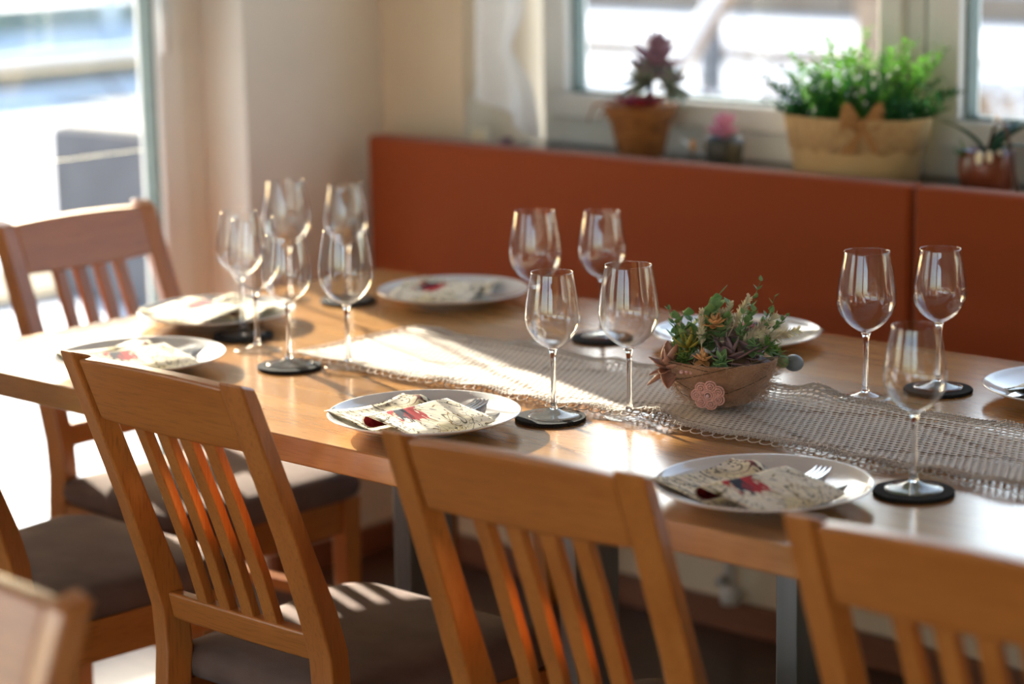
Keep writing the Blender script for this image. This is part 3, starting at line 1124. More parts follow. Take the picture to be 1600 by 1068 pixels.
M['stem'] = simple('thin_brown_stem', srgb(92, 74, 48))
M['greenstem'] = simple('thin_green_stem', srgb(78, 96, 50))


def leaf_mesh(name, length, width, mat, fold=.25, curl=.25, thick=0.0, tip=1.0, n=7):
    """leaf along +Y from the origin, lying in XY, curling up"""
    bm = newbm(); rows = []
    for i in range(n + 1):
        u = i / n
        w = width * .5 * (math.sin(PI * min(1, u * .96 + .04) ** (.75 if tip > .9 else .6)) ** .8) if i not in (0, n) else width * .04
        y = length * u
        z = curl * length * u * u
        rows.append([Vector((-w, y, z + fold * w)), Vector((-w * .5, y, z + fold * w * .3)), Vector((0, y, z)), Vector((w * .5, y, z + fold * w * .3)), Vector((w, y, z + fold * w))])
    loft(bm, rows, cap=False, closed=False)
    bmesh.ops.recalc_face_normals(bm, faces=bm.faces)
    me = bpy.data.meshes.new(name); bm.to_mesh(me); bm.free()
    me.materials.append(mat)
    me.polygons.foreach_set('use_smooth', [True] * len(me.polygons))
    return me


def place_leaf(me, name, parent, loc, direction, roll_=0, scale=1, thick=.0012):
    o = bpy.data.objects.new(name, me); COL.objects.link(o); o.parent = parent
    d = Vector(direction).normalized()
    q = d.to_track_quat('Y', 'Z')
    o.rotation_mode = 'QUATERNION'
    o.rotation_quaternion = q @ Quaternion((0, 1, 0), roll_)
    o.location = loc
    o.scale = (scale, scale, scale)
    if thick:
        s = o.modifiers.new('solid', 'SOLIDIFY'); s.thickness = thick; s.offset = 0
    return o


def rosette(parent, centre, me, rings, axis=(0, 0, 1), name='leaf', thick=.0016, seed=1):
    rnd = random.Random(seed)
    ax = Vector(axis).normalized()
    q = ax.to_track_quat('Z', 'Y')
    k = 0
    for (n, elev, sc, lift) in rings:
        for i in range(n):
            a = 2 * PI * i / n + k * .6 + rnd.uniform(-.12, .12)
            e = rad(elev + rnd.uniform(-6, 6))
            d = q @ Vector((math.cos(a) * math.cos(e), math.sin(a) * math.cos(e), math.sin(e)))
            place_leaf(me, name, parent, Vector(centre) + ax * lift, d, 0, sc * rnd.uniform(.9, 1.1), thick)
        k += 1


def succulent_bowl():
    rnd = random.Random(11)
    t = root('succulent_bowl', 'fuzzy tan bowl of succulents and dried flowers on the lace runner', 'flower arrangement', (-2.012, 2.580, TZ + .0064))
    bm = newbm()
    prof = [(0, .0), (.034, .0), (.038, .002), (.046, .008), (.058, .022), (.069, .040), (.0755, .056), (.0775, .064), (.0755, .066), (.070, .060), (.055, .048), (0, .044)]
    lathe(bm, prof, 56)
    for v in bm.verts:
        r = math.hypot(v.co.x, v.co.y)
        if r > .03:
            k = 1 + .03 * math.sin(5 * math.atan2(v.co.y, v.co.x)) + rnd.uniform(-.012, .012)
            v.co.x *= k; v.co.y *= k
    obj('bowl', bm, M['feltbowl'], t, smooth=True)
    # wool fibres
    bm = newbm()
    for i in range(1500):
        a = rnd.uniform(0, 2 * PI); z = rnd.uniform(.004, .066)
        r = .040 + .038 * (z / .066) ** .6
        p = Vector((r * math.cos(a), r * math.sin(a), z))
        pts = [p]
        d = Vector((math.cos(a), math.sin(a), rnd.uniform(-.6, .6))) * .5 + Vector((-math.sin(a), math.cos(a), 0)) * rnd.uniform(-1, 1)
        for q in range(4):
            d = d + Vector((rnd.uniform(-.5, .5), rnd.uniform(-.5, .5), rnd.uniform(-.4, .4)))
            p = p + d.normalized() * rnd.uniform(.003, .006)
            if p.z < .001: p.z = .001
            pts.append(p)
        tube(bm, pts, .00024, 3, cap=False)
    o = obj('wool_fibres', bm, M['fibre'], t); o['kind'] = 'stuff'
    # long thread loops round the bowl
    bm = newbm()
    for s in range(7):
        a0 = rnd.uniform(0, 2 * PI); tilt = rnd.uniform(-.25, .25); z0 = rnd.uniform(.03, .058)
        pts = []
        for q in range(24):
            a = a0 + q * .13
            z = z0 + .018 * math.sin(a * 1.3 + s) * 1
            r = .040 + .038 * max(0.05, (z / .066)) ** .6 + .003
            pts.append((r * math.cos(a), r * math.sin(a), z))
        tube(bm, pts, .0006, 4)
    obj('thread', bm, M['stem'], t)
    # filling under the plants
    bm = newbm(); sphere(bm, (0, 0, .050), .064, 20, 10, (1, 1, .42))
    for v in bm.verts: v.co += Vector((rnd.uniform(-.002, .002), rnd.uniform(-.002, .002), rnd.uniform(-.002, .002)))
    obj('moss_filling', bm, M['stem'], t, smooth=True)
    # directions seen from the viewer's side: c = towards camera, s = to the right
    c = Vector((.64, -.76, 0)).normalized(); s = Vector((.76, .64, 0)).normalized()
    up = Vector((0, 0, 1))
    P = lambda right, toward, z: s * right + c * toward + up * z
    # crochet flower with pearl
    fl = newbm()
    cen = P(-.020, .068, .026)
    nrm = (c * 1 + s * -.25 + up * -.1).normalized()
    ax = nrm.cross(up).normalized(); ay = ax.cross(nrm).normalized()
    for k in range(7):
        a = 2 * PI * k / 7
        pc = cen + ax * (.0155 * math.cos(a)) + ay * (.0125 * math.sin(a)) + nrm * .002
        for (rr, tr, lift) in ((.0078, .0013, 0), (.0048, .0013, .001), (.0018, .0013, .0012)):
            pts = [pc + ax * (rr * math.cos(b)) + ay * (rr * math.sin(b)) + nrm * (lift + .0006 * math.sin(5 * b)) for b in [2 * PI * q / 14 for q in range(15)]]
            tube(fl, pts, tr, 5)
    for (rr, lift) in ((.0080, .003), (.0048, .0035)):
        pts = [cen + ax * (rr * math.cos(b)) + ay * (rr * math.sin(b)) + nrm * lift for b in [2 * PI * q / 16 for q in range(17)]]
        tube(fl, pts, .0013, 5)
    obj('crochet_flower', fl, M['pinkyarn'], t, smooth=True)
    b = newbm(); sphere(b, cen + nrm * .006, .0028); obj('pearl', b, M['pearl'], t, smooth=True)
    for k in range(3):
        b = newbm(); sphere(b, P(-.056 + k * .0065, .052 + k * .002, .0545), .0031); obj('pearl', b, M['pearl'], t, smooth=True)
    # leaf meshes
    oval = leaf_mesh('leaf', .024, .021, M['lf_green'], fold=.15, curl=.1, tip=.5)
    ovalb = leaf_mesh('leaf', .0145, .0095, M['lf_green'], fold=.15, curl=.1, tip=.5)
    point = leaf_mesh('leaf', .038, .021, M['lf_rust'], fold=.5, curl=.25)
    purp = leaf_mesh('leaf', .046, .032, M['lf_purple'], fold=.35, curl=.2)
    yel = leaf_mesh('leaf', .030, .009, M['lf_yellow'], fold=.4, curl=.35)
    brg = leaf_mesh('leaf', .022, .007, M['lf_bright'], fold=.4, curl=.2)
    pet = leaf_mesh('petal', .018, .013, M['orangefl'], fold=.5, curl=.45)
    # rust rosette leaning over the left rim
    rosette(t, P(-.072, .022, .052), point, ((6, 5, 1.0, 0), (5, 40, .75, .004), (3, 70, .5, .006)), axis=P(-.8, .5, .35), seed=2)
    # dark purple leaves in the middle and right
    rosette(t, P(.010, .030, .062), purp, ((5, 25, .95, 0), (4, 55, .7, .004)), axis=P(.1, .5, .8), seed=3)
    rosette(t, P(.040, .010, .064), purp, ((5, 20, .8, 0), (3, 60, .6, .004)), axis=P(.5, .3, .7), seed=4)
    rosette(t, P(.015, -.010, .082), purp, ((4, 30, .8, 0),), axis=P(0, .3, 1), seed=14)
    # round green leaves on stems
    def sprig(base, top, n, me, sc, seed, mat='greenstem', spread=.7):
        r_ = random.Random(seed)
        b = Vector(base); e = Vector(top)
        mid = (b + e) / 2 + Vector((r_.uniform(-.008, .008), r_.uniform(-.008, .008), 0))
        pts = [b * (1 - u) ** 2 + mid * 2 * u * (1 - u) + e * u * u for u in [q / 8 for q in range(9)]]
        bm = newbm(); tube(bm, pts, .0009, 5, rend=.0005); obj('stem', bm, M[mat], t, smooth=True)
        for i in range(n):
            u = .3 + .7 * i / max(1, n - 1)
            p = pts[min(8, int(u * 8))]
            a = i * 2.3 + seed
            d = (e - b).normalized() * .5 + Vector((math.cos(a), math.sin(a), .2)) * spread
            place_leaf(me, 'leaf', t, p, d, r_.uniform(-.5, .5), sc * (1.1 - .45 * u), .0006)
    sprig(P(-.02, .0, .07), P(-.003, -.005, .150), 12, oval, 1.15, 1)
    sprig(P(-.035, .01, .065), P(-.045, .0, .122), 8, oval, 1.15, 2)
    sprig(P(-.045, .0, .065), P(-.075, -.01, .138), 7, ovalb, .9, 3)
    sprig(P(-.045, .02, .06), P(-.052, .02, .112), 7, oval, .85, 33)
    sprig(P(.03, -.02, .07), P(.055, -.02, .166), 14, ovalb, 1.0, 4)
    sprig(P(.04, -.01, .07), P(.090, -.01, .118), 12, ovalb, 1.0, 5)
    sprig(P(.035, -.02, .07), P(.075, -.03, .142), 12, ovalb, .9, 6)
    sprig(P(.02, .03, .07), P(.03, .02, .128), 9, ovalb, 1.1, 16)
    sprig(P(-.03, .02, .07), P(-.012, .01, .138), 11, oval, 1.1, 41)
    sprig(P(-.01, .02, .07), P(.012, .0, .136), 9, oval, .9, 42)
    sprig(P(-.06, .01, .06), P(-.062, .0, .118), 8, oval, .95, 43)
    sprig(P(.05, .0, .07), P(.068, .0, .125), 10, ovalb, 1.1, 44)
    sprig(P(.02, .0, .07), P(.045, .0, .128), 10, oval, .7, 45)
    rosette(t, P(-.020, .0, .085), oval, ((7, 10, 1.1, 0), (6, 45, 1, .004)), axis=P(-.2, .5, .8), seed=51, thick=.001)
    rosette(t, P(.040, .02, .078), oval, ((7, 10, .8, 0), (6, 45, .7, .004)), axis=P(.3, .6, .8), seed=52, thick=.001)
    rosette(t, P(-.062, .010, .060), oval, ((6, 10, .8, 0), (5, 45, .7, .004)), axis=P(-.6, .4, .7), seed=53, thick=.001)
    # small green rosettes
    rosette(t, P(-.050, .035, .066), brg, ((9, 15, .8, 0), (7, 45, .7, .004), (5, 70, .5, .006)), axis=P(-.4, .6, .7), seed=5, thick=.001)
    rosette(t, P(-.004, .060, .068), oval, ((5, 10, .85, 0), (5, 45, .7, .004)), axis=P(-.1, .8, .5), seed=6, thick=.001)
    rosette(t, P(.072, -.005, .064), brg, ((8, 15, .8, 0), (6, 50, .7, .004)), axis=P(.9, .3, .5), seed=7, thick=.001)
    rosette(t, P(.060, .01, .075), brg, ((8, 10, 1.0, 0), (7, 50, .9, .004)), axis=P(.5, .3, .8), seed=17, thick=.001)
    rosette(t, P(-.045, .020, .080), yel, ((7, 15, 1, 0), (6, 45, .8, .003)), axis=P(-.5, .5, .8), seed=8, thick=.0008)
    # orange dried blooms
    rosette(t, P(-.026, .052, .070), pet, ((6, 25, .95, 0), (5, 55, .8, .002), (3, 75, .6, .003)), axis=P(-.2, .9, .3), name='petal', seed=9, thick=.0006)
    rosette(t, P(-.010, .020, .112), pet, ((7, 10, .9, 0), (6, 45, .85, .002), (4, 70, .6, .004)), axis=P(.0, .6, .8), name='petal', seed=10, thick=.0006)
    # dried grass plumes
    def plume(base, top, rad_, seed, n=110):
        r_ = random.Random(seed)
        b_, e_ = Vector(base), Vector(top)
        bm = newbm(); tube(bm, [b_, (b_ + e_) / 2, e_], .0008, 4)
        d = (e_ - b_).normalized()
        for i in range(n):
            u = .35 + .65 * i / n
            p = b_ + (e_ - b_) * u
            a = r_.uniform(0, 2 * PI)
            sd_ = d.cross(Vector((math.cos(a), math.sin(a), .3))).normalized()
            rr = rad_ * (1.5 - u * .9)
            q = p + sd_ * rr * r_.uniform(.5, 1) + d * .006
            tube(bm, [p, q], .0011, 3, rend=.0004)
        obj('dried_plume', bm, M['dry'], t)
    plume(P(-.028, .035, .065), P(-.028, .020, .132), .0075, 21, 170)
    plume(P(.005, .0, .085), P(.038, -.005, .145), .010, 22, 150)
    plume(P(.005, .01, .085), P(.012, .0, .138), .009, 23, 120)
    plume(P(.02, .01, .08), P(.105, .0, .100), .011, 24, 150)
    plume(P(.02, .0, .08), P(.075, .0, .120), .010, 25, 120)
    plume(P(-.01, .0, .085), P(.000, .0, .128), .009, 26, 120)
    plume(P(.01, .02, .08), P(.060, .02, .105), .009, 27, 120)
    plume(P(-.03, .02, .08), P(-.055, .01, .112), .007, 28, 90)
    # curled tendrils
    for i in range(9):
        r_ = random.Random(40 + i)
        bm = newbm(); x0 = r_.uniform(-.05, .03); rr = r_.uniform(.012, .022)
        pts = [P(x0 - rr * math.sin(a), .03 + .010 * math.cos(a * 1.7), .075 + rr * (1 - math.cos(a)) * .8) for a in [q * .3 for q in range(13)]]
        tube(bm, pts, .0006, 4); obj('tendril', bm, M['greenstem' if i % 2 else 'stem'], t, smooth=True)
    # blue-grey pod with dark leaves over the right rim
    bm = newbm(); sphere(bm, P(.100, -.012, .052), .0145, 16, 10, (1, .9, .82)); obj('seed_pod', bm, M['bluegrey'], t, smooth=True)
    bm = newbm(); sphere(bm, P(.084, -.008, .055), .011, 12, 8, (1, 1, .8)); obj('seed_pod', bm, M['lf_green'], t, smooth=True)
    bm = newbm(); tube(bm, [P(.05, 0, .06), P(.08, -.006, .062), P(.10, -.010, .055)], .002, 6); obj('stem', bm, M['greenstem'], t, smooth=True)


succulent_bowl()

# ================================================================== WINDOW SILL THINGS
SZ = .900
M['basket'] = noise_mat('orange_brown_wicker', srgb(124, 72, 26), srgb(176, 112, 48), scale=30, stretch=(1, 1, 5), rough=.7, bump=.8, bscale=120, bdist=.004)
M['beigepot'] = noise_mat('beige_painted_planter', srgb(198, 166, 112), srgb(208, 178, 126), scale=8, rough=.55)
M['burlap'] = noise_mat('burlap_ribbon', srgb(160, 116, 70), srgb(184, 140, 92), scale=160, rough=1, bump=.8, bscale=500, spec=.1)
M['lacecloth'] = noise_mat('beige_lace_band', srgb(182, 148, 98), srgb(200, 168, 118), scale=90, rough=.9, bump=.8, bscale=300)
M['fern'] = leaf_mat('bright_fern_leaf', srgb(84, 136, 50), var=.35, trans=.5)
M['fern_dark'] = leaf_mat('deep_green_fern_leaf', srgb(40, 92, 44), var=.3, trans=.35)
M['succ_p'] = leaf_mat('dusty_purple_leaf', srgb(140, 108, 124), trans=.15)
M['succ_g'] = leaf_mat('grey_green_leaf', srgb(136, 144, 130), trans=.15)
M['crimson'] = leaf_mat('crimson_ribbon', srgb(138, 34, 52), trans=.1)
M['pinkfl'] = leaf_mat('pink_petal', srgb(204, 142, 170), trans=.2)
M['darkpot'] = noise_mat('dark_grey_pot', srgb(52, 52, 48), srgb(70, 70, 64), scale=20, rough=.4)
M['terra'] = noise_mat('rust_glazed_pot', srgb(84, 38, 22), srgb(140, 68, 40), scale=24, rough=.3, bump=.5)
M['orchid'] = leaf_mat('orchid_strap_leaf', srgb(28, 74, 52), trans=.15, rough=.3)
M['bark'] = simple('brown_flower_stem', srgb(84, 56, 40))
M['saucer'] = noise_mat('grey_saucer', srgb(112, 108, 100), srgb(130, 126, 118), scale=20, rough=.4)
M['cream'] = simple('plain_cream', srgb(236, 222, 190), .5)
M['curtain'] = leaf_mat('sheer_white_curtain', srgb(246, 245, 242), var=.01, rough=.9, trans=.4)

# basket with purple succulent
t = root('basket_plant', 'orange-brown basket with tall purple succulent on the window sill by the curtain', 'potted plant', (-3.075, 3.685, SZ))
t.scale = (1, 1, 1.22)
bm = newbm(); lathe(bm, [(0, 0), (.062, 0), (.068, .003), (.070, .006), (.066, .006), (0, .004)], 40); obj('saucer', bm, M['saucer'], t, smooth=True)
bm = newbm()
prof = [(0, .006), (.043, .006), (.046, .010)]
for i in range(9):
    z = .012 + i * .008
    r = .046 + .0022 * i + (.006 if i > 6 else 0)
    prof += [(r - .001, z), (r + .0034, z + .003), (r - .0004, z + .0072)]
prof += [(.073, .086), (.076, .092), (.072, .092), (.052, .078), (0, .076)]
lathe(bm, prof, 48)
obj('basket', bm, M['basket'], t, smooth=True)
bm = newbm()
for a0 in (2.3, 2.7, 3.1):
    tube(bm, [(.055 * math.cos(a0), .055 * math.sin(a0), .082), (.080 * math.cos(a0), .080 * math.sin(a0), .094), (.105 * math.cos(a0 + .25), .105 * math.sin(a0 + .25), .085), (.112 * math.cos(a0 + .4), .112 * math.sin(a0 + .4), .060)], .004, 6, rend=.002)
obj('raffia_bow', bm, M['basket'], t, smooth=True)
cr = leaf_mesh('ribbon_leaf', .05, .035, M['crimson'], fold=.4, curl=.2)
for i in range(7):
    a = i * .9
    place_leaf(cr, 'ribbon_leaf', t, (.012 * math.cos(a), .012 * math.sin(a), .080), (math.cos(a), math.sin(a), .35), 0, 1, .001)
bm = newbm(); tube(bm, [(.01, 0, .076), (.018, .005, .11), (.028, .010, .15)], .006, 8, rend=.004); obj('stem', bm, M['bark'], t, smooth=True)
pl = leaf_mesh('leaf', .052, .026, M['succ_p'], fold=.4, curl=.2)
gl_ = leaf_mesh('leaf', .050, .024, M['succ_g'], fold=.4, curl=.2)
rosette(t, (.030, .012, .150), pl, ((9, -5, 1.1, -.006), (8, 18, 1.1, 0), (7, 42, 1, .01), (5, 68, .85, .014)), axis=(.25, .1, 1), seed=31)
rosette(t, (.012, .0, .128), gl_, ((9, -15, 1.1, 0), (8, 10, 1.1, .003), (7, 35, .9, .006)), axis=(-.3, -.3, 1), seed=32)
rosette(t, (.050, .028, .120), gl_, ((8, -10, 1.05, 0), (8, 12, 1.0, .003), (6, 40, .8, .006)), axis=(.6, .2, .7), seed=33)

# small dark pot with a pink bloom
t = root('pink_flower_pot', 'small dark pot with a pink bloom on the sill between basket and planter', 'potted plant', (-2.85, 3.665, SZ))
t.scale = (1.1, 1.1, 1.4)
bm = newbm(); lathe(bm, [(0, 0), (.026, 0), (.031, .01), (.034, .034), (.032, .044), (.029, .040), (0, .036)], 32); obj('pot', bm, M['darkpot'], t, smooth=True)
pf = leaf_mesh('petal', .032, .022, M['pinkfl'], fold=.5, curl=.3)
rosette(t, (0, 0, .042), pf, ((9, 12, 1, 0), (8, 35, .95, .006), (6, 60, .8, .010), (3, 80, .6, .014)), name='petal', seed=35, thick=.0008)
t = root('winged_plant_pick', 'small yellow-bodied winged pick standing left of the pink bloom', 'decoration', (-2.915, 3.650, SZ))
bm = newbm(); tube(bm, [(0, 0, 0), (0, 0, .035)], .001, 5); obj('rod', bm, M['bark'], t)
bm = newbm(); sphere(bm, (0, 0, .042), .009, 10, 8, (.8, .8, 1.5)); obj('body', bm, M['orangefl'], t, smooth=True)
wg = leaf_mesh('wing', .045, .011, M['curtain'], fold=.1, curl=.1)
for d in ((-1, -.3, -.8), (1, .2, .7), (.8, .6, -.9), (-.8, .2, .2)):
    place_leaf(wg, 'wing', t, (0, 0, .040), d, 0, .9, .0005)

# beige planter with bright fern
t = root('fern_planter', 'beige oval planter of bright green ferny foliage tied with a burlap bow', 'potted plant', (-2.535, 3.652, SZ), 0)
t.scale = (1, 1, 1.27)
bm = newbm()
lathe(bm, [(0, 0), (.106, 0), (.111, .004), (.128, .088), (.131, .090), (.131, .094), (.127, .094), (.122, .080), (0, .074)], 56, sx=1.12, sy=.74)
obj('planter_body', bm, M['beigepot'], t, smooth=True)
bm = newbm()
lathe(bm, [(.1205, .052), (.1220, .052), (.1325, .095), (.1345, .099), (.1325, .100), (.1300, .096)], 56, sx=1.12, sy=.74)
for v in bm.verts:
    if v.co.z < .055:
        a = math.atan2(v.co.y, v.co.x); v.co.z += .004 * math.sin(14 * a)
obj('lace_band', bm, M['lacecloth'], t, smooth=True)
c = Vector((.64, -.76, 0)).normalized(); s = Vector((.76, .64, 0)).normalized()
bp_ = c * .104
for sg in (-1, 1):
    me_pts = []
    bm = newbm(); rings = []
    for q in range(9):
        a = PI * q / 8
        cen = bp_ + s * sg * (.004 + .036 * math.sin(a * .5)) + c * (.004 + .010 * math.sin(a)) + Vector((0, 0, .088 + .020 * math.sin(a)))
        rings.append([cen + c * -.001 + Vector((0, 0, -.012 - .006 * math.sin(a))), cen + c * .001 + Vector((0, 0, -.012 - .006 * math.sin(a))), cen + c * .001 + Vector((0, 0, .012 + .006 * math.sin(a))), cen + c * -.001 + Vector((0, 0, .012 + .006 * math.sin(a)))])
    loft(bm, rings); obj('bow_loop', bm, M['burlap'], t, smooth=True)
bm = newbm(); sphere(bm, bp_ + Vector((0, 0, .092)) + c * .004, .010, 10, 8); obj('bow_knot', bm, M['burlap'], t, smooth=True)
for sg in (-1, 1):
    bm = newbm()
    a_, b_ = bp_ + c * .010 + Vector((0, 0, .088)), bp_ + c * .006 + s * sg * .030 + Vector((0, 0, .052))
    loft(bm, [[a_ - s * .004, a_ + s * .004, a_ + s * .004 + c * .001, a_ - s * .004 + c * .001], [b_ - s * .012, b_ + s * .012, b_ + s * .012 + c * .001, b_ - s * .012 + c * .001]])
    obj('bow_tail', bm, M['burlap'], t)


def add_leaf(bm, p, d, L_, W_, rnd):
    """a small pointed leaf of four triangles"""
    d = Vector(d).normalized()
    sd_ = d.cross(Vector((rnd.uniform(-.4, .4), rnd.uniform(-.4, .4), 1))).normalized()
    nn = sd_.cross(d)
    a = bm.verts.new(p); e = bm.verts.new(p + d * L_)
    l = bm.verts.new(p + d * L_ * .45 + sd_ * W_ * .5 + nn * W_ * .15)
    r = bm.verts.new(p + d * L_ * .45 - sd_ * W_ * .5 + nn * W_ * .15)
    mm_ = bm.verts.new(p + d * L_ * .5)
    bm.faces.new((a, mm_, l)); bm.faces.new((a, r, mm_)); bm.faces.new((mm_, e, l)); bm.faces.new((mm_, r, e))


def fern(parent, mat, n, seed, hmin, hmax, xr, yr, lean, name):
    rnd = random.Random(seed)
    bm = newbm()
    for i in range(n):
        x, y = rnd.uniform(-xr, xr), rnd.uniform(-yr, yr)
        h = rnd.uniform(hmin, hmax) * (1 - .25 * abs(x) / xr)
        lx = x / xr * lean + rnd.uniform(-.03, .03); ly = y / yr * lean * .6 + rnd.uniform(-.02, .02)
        pts = [Vector((x + lx * u * u, y + ly * u * u, .07 + h * (u - .15 * u * u))) for u in [q / 9 for q in range(10)]]
        tube(bm, pts, .0009, 3, cap=False, rend=.0004)
        for j in range(26):
            u = .12 + .88 * j / 26
            k = min(8, int(u * 9)); p = pts[k].lerp(pts[k + 1], u * 9 - k)
            a = j * 2.4 + i
            d = (pts[k + 1] - pts[k]).normalized() * .7 + Vector((math.cos(a), math.sin(a), .1))
            add_leaf(bm, p, d, rnd.uniform(.014, .026) * (1.15 - .5 * u), rnd.uniform(.006, .010), rnd)
    o = obj(name, bm, mat, parent); o['kind'] = 'stuff'
    return o


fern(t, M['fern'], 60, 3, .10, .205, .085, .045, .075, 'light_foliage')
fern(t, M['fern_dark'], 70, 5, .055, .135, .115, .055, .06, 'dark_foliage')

# orchid at the right
t = root('orchid_pot', 'rust-brown glazed pot with drooping strap leaves on the sill at the right edge', 'potted plant', (-2.265, 3.66, SZ))
t.scale = (1.0, 1.0, 1.4)
bm = newbm(); lathe(bm, [(0, 0), (.036, 0), (.044, .008), (.050, .030), (.047, .050), (.043, .056), (.039, .052), (0, .046)], 36)
for v in bm.verts:
    a = math.atan2(v.co.y, v.co.x); k = 1 + .05 * math.sin(6 * a + v.co.z * 80); v.co.x *= k; v.co.y *= k
obj('pot', bm, M['terra'], t, smooth=True)
for i, a in enumerate((0.2, .9, 1.6)):
    bm = newbm(); sphere(bm, c * (.046 - i * .004) + s * (-.02 + i * .018) + Vector((0, 0, .050)), .007, 8, 6, (1, 1, 1.4)); obj('white_drip', bm, M['cream'], t, smooth=True)
ol = leaf_mesh('strap_leaf', .15, .036, M['orchid'], fold=.3, curl=-.35, n=10)
for d, sc, rl in (((.8, .45, .75), 1.0, 0), ((-.4, -.6, .8), .6, 0), ((.3, .9, .7), .8, .2), ((1, -.2, .5), .7, 0)):
    place_leaf(ol, 'strap_leaf', t, (0, 0, .048), d, rl, sc, .0015)
sl = leaf_mesh('small_leaf', .03, .016, M['fern'], fold=.3, curl=.2)
for d in ((-.8, -.4, .3), (-.7, -.7, .1), (-.5, -.2, .6)):
    place_leaf(sl, 'small_leaf', t, c * .01 - s * .035 + Vector((0, 0, .048)), d, 0, .9, .0008)
bm = newbm(); tube(bm, [(0, 0, .05), (.02, .0, .10), (.045, -.01, .085), (.075, -.03, .03), (.09, -.04, .006)], .003, 6); obj('flower_stem', bm, M['bark'], t, smooth=True)

# little things by the curtain
t = root('small_purple_plant', 'tiny dark purple plant low on the sill under the curtain hem', 'potted plant', (-3.375, 3.615, SZ))
bm = newbm(); lathe(bm, [(0, 0), (.020, 0), (.024, .012), (.022, .014), (0, .010)], 24); obj('pot', bm, M['darkpot'], t, smooth=True)
mini = leaf_mesh('leaf', .022, .012, M['succ_p'], fold=.4, curl=.2)
rosette(t, (0, 0, .012), mini, ((9, 8, 1, 0), (7, 35, .9, .004), (4, 65, .7, .006)), seed=36)
bm = newbm(); lathe(bm, [(0, 0), (.019, 0), (.020, .002), (.020, .040), (.018, .043), (.006, .040), (0, .040)], 28)
t = root('ornament', 'small cream candle on the sill at the left of the curtain hem', 'ornament', (-3.462, 3.625, SZ))  # stands for an unidentified cream shape beside the curtain
obj('ornament_body', bm, M['cream'], t, smooth=True)
bm = newbm(); tube(bm, [(0, 0, .039), (.001, 0, .048)], .0008, 4); obj('ornament_tip', bm, M['bark'], t)

# curtain hanging with a slanting hem
def curtain():
    t = root('sheer_curtain', 'sheer white curtain with a slanting hem hanging left of the window above the bench', 'curtain', (-3.52, 3.66, 0))
    x0, x1 = -.045, .185     # relative
    def hem(u):
        return 1.062 - .135 * u ** .95
    def fn(u, v):
        zt = 2.30
        zb = hem(u)
        z = zb + (zt - zb) * v
        gather = 1 - .20 * math.exp(-((z - 1.11) ** 2) / .0025) * u
        x = x0 + (x1 - x0) * u * gather + .012 * math.sin(7 * z + 2 * u) * u
        y = .018 * math.sin(u * 15 + 2.2 * math.sin(4 * z)) + .012 * math.sin(u * 6 + 3 * z) - .02 * u
        return Vector((x, y, z))
    o = grid_mesh('curtain_cloth', 60, 70, fn, M['curtain'], t, solid=0)
    bm = newbm()
    pts = [fn(q / 40, 0) for q in range(41)]
    tube(bm, pts, .0022, 5); obj('hem', bm, M['curtain'], t, smooth=True)
    bm = newbm(); tube(bm, [(x0 - .02, 0, 2.305), (x1 + .9, 0, 2.305)], .009, 10); obj('rod', bm, M['metalbar'], t, smooth=True)
curtain()

# radiator pipe under the bench
t = root('heating_pipe', 'white heating pipe with a valve low on the wall under the bench', 'pipe', (-2.775, 3.585, 0))
bm = newbm(); tube(bm, [(0, 0, .10), (0, 0, .36)], .013, 12); obj('pipe', bm, M['pvc'], t, smooth=True)
bm = newbm(); tube(bm, [(0, 0, .065), (0, 0, .10)], .019, 12); obj('elbow', bm, M['pvc'], t, smooth=True)
bm = newbm(); tube(bm, [(0, -.014, .115), (0, -.034, .115)], .010, 10); obj('valve', bm, M['metalbar'], t, smooth=True)
bm = newbm(); tube(bm, [(0, 0, .075), (0, .034, .075)], .010, 10); obj('wall_joint', bm, M['pvc'], t, smooth=True)

# ================================================================== OUTSIDE (snowy terraces)
M['snow'] = noise_mat('snow', srgb(186, 190, 198), srgb(198, 202, 210), scale=1.2, rough=.8, bump=.5, bscale=5, bdist=.05)
M['stone'] = noise_mat('shade_and_soil_grey', srgb(120, 116, 112), srgb(150, 146, 140), scale=3, rough=.8)  # grey of the shaded snow bands and of the planter soil
M['strip'] = noise_mat('winter_grass', srgb(104, 96, 78), srgb(128, 114, 92), scale=8, rough=1)
M['timber'] = noise_mat('weathered_timber', srgb(128, 108, 92), srgb(158, 138, 118), scale=5, stretch=(1, 1, 6), rough=.9)
M['greybox'] = noise_mat('grey_fibre_cement', srgb(84, 84, 88), srgb(98, 98, 102), scale=6, rough=.8)
M['fence'] = noise_mat('grey_green_cladding', srgb(120, 126, 118), srgb(146, 150, 140), scale=3, rough=.9)
M['whitepaint'] = noise_mat('white_painted_rail', srgb(228, 228, 224), srgb(238, 238, 234), scale=5, rough=.6)
M['twig'] = simple('frosty_twig', srgb(150, 138, 126))


def snow_slab(name, x0, x1, y0, y1, z0, z1):
    bm = newbm()
    box(bm, x0, x1, y0, y1, z0, z1)
    return struct(name, bm, M['snow'], bevel=.03, segs=2)


bm = newbm(); box(bm, -60, 60, -60, 60, -.35, -.20)
struct('ground_1', bm, M['snow'])
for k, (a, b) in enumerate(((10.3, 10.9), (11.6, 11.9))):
    bm = newbm(); box(bm, -16, 4, a, b, -.2, -.178); struct('shade_band_%d' % (k + 1), bm, M['stone'])  # shade bands on the snow, put in as grey strips
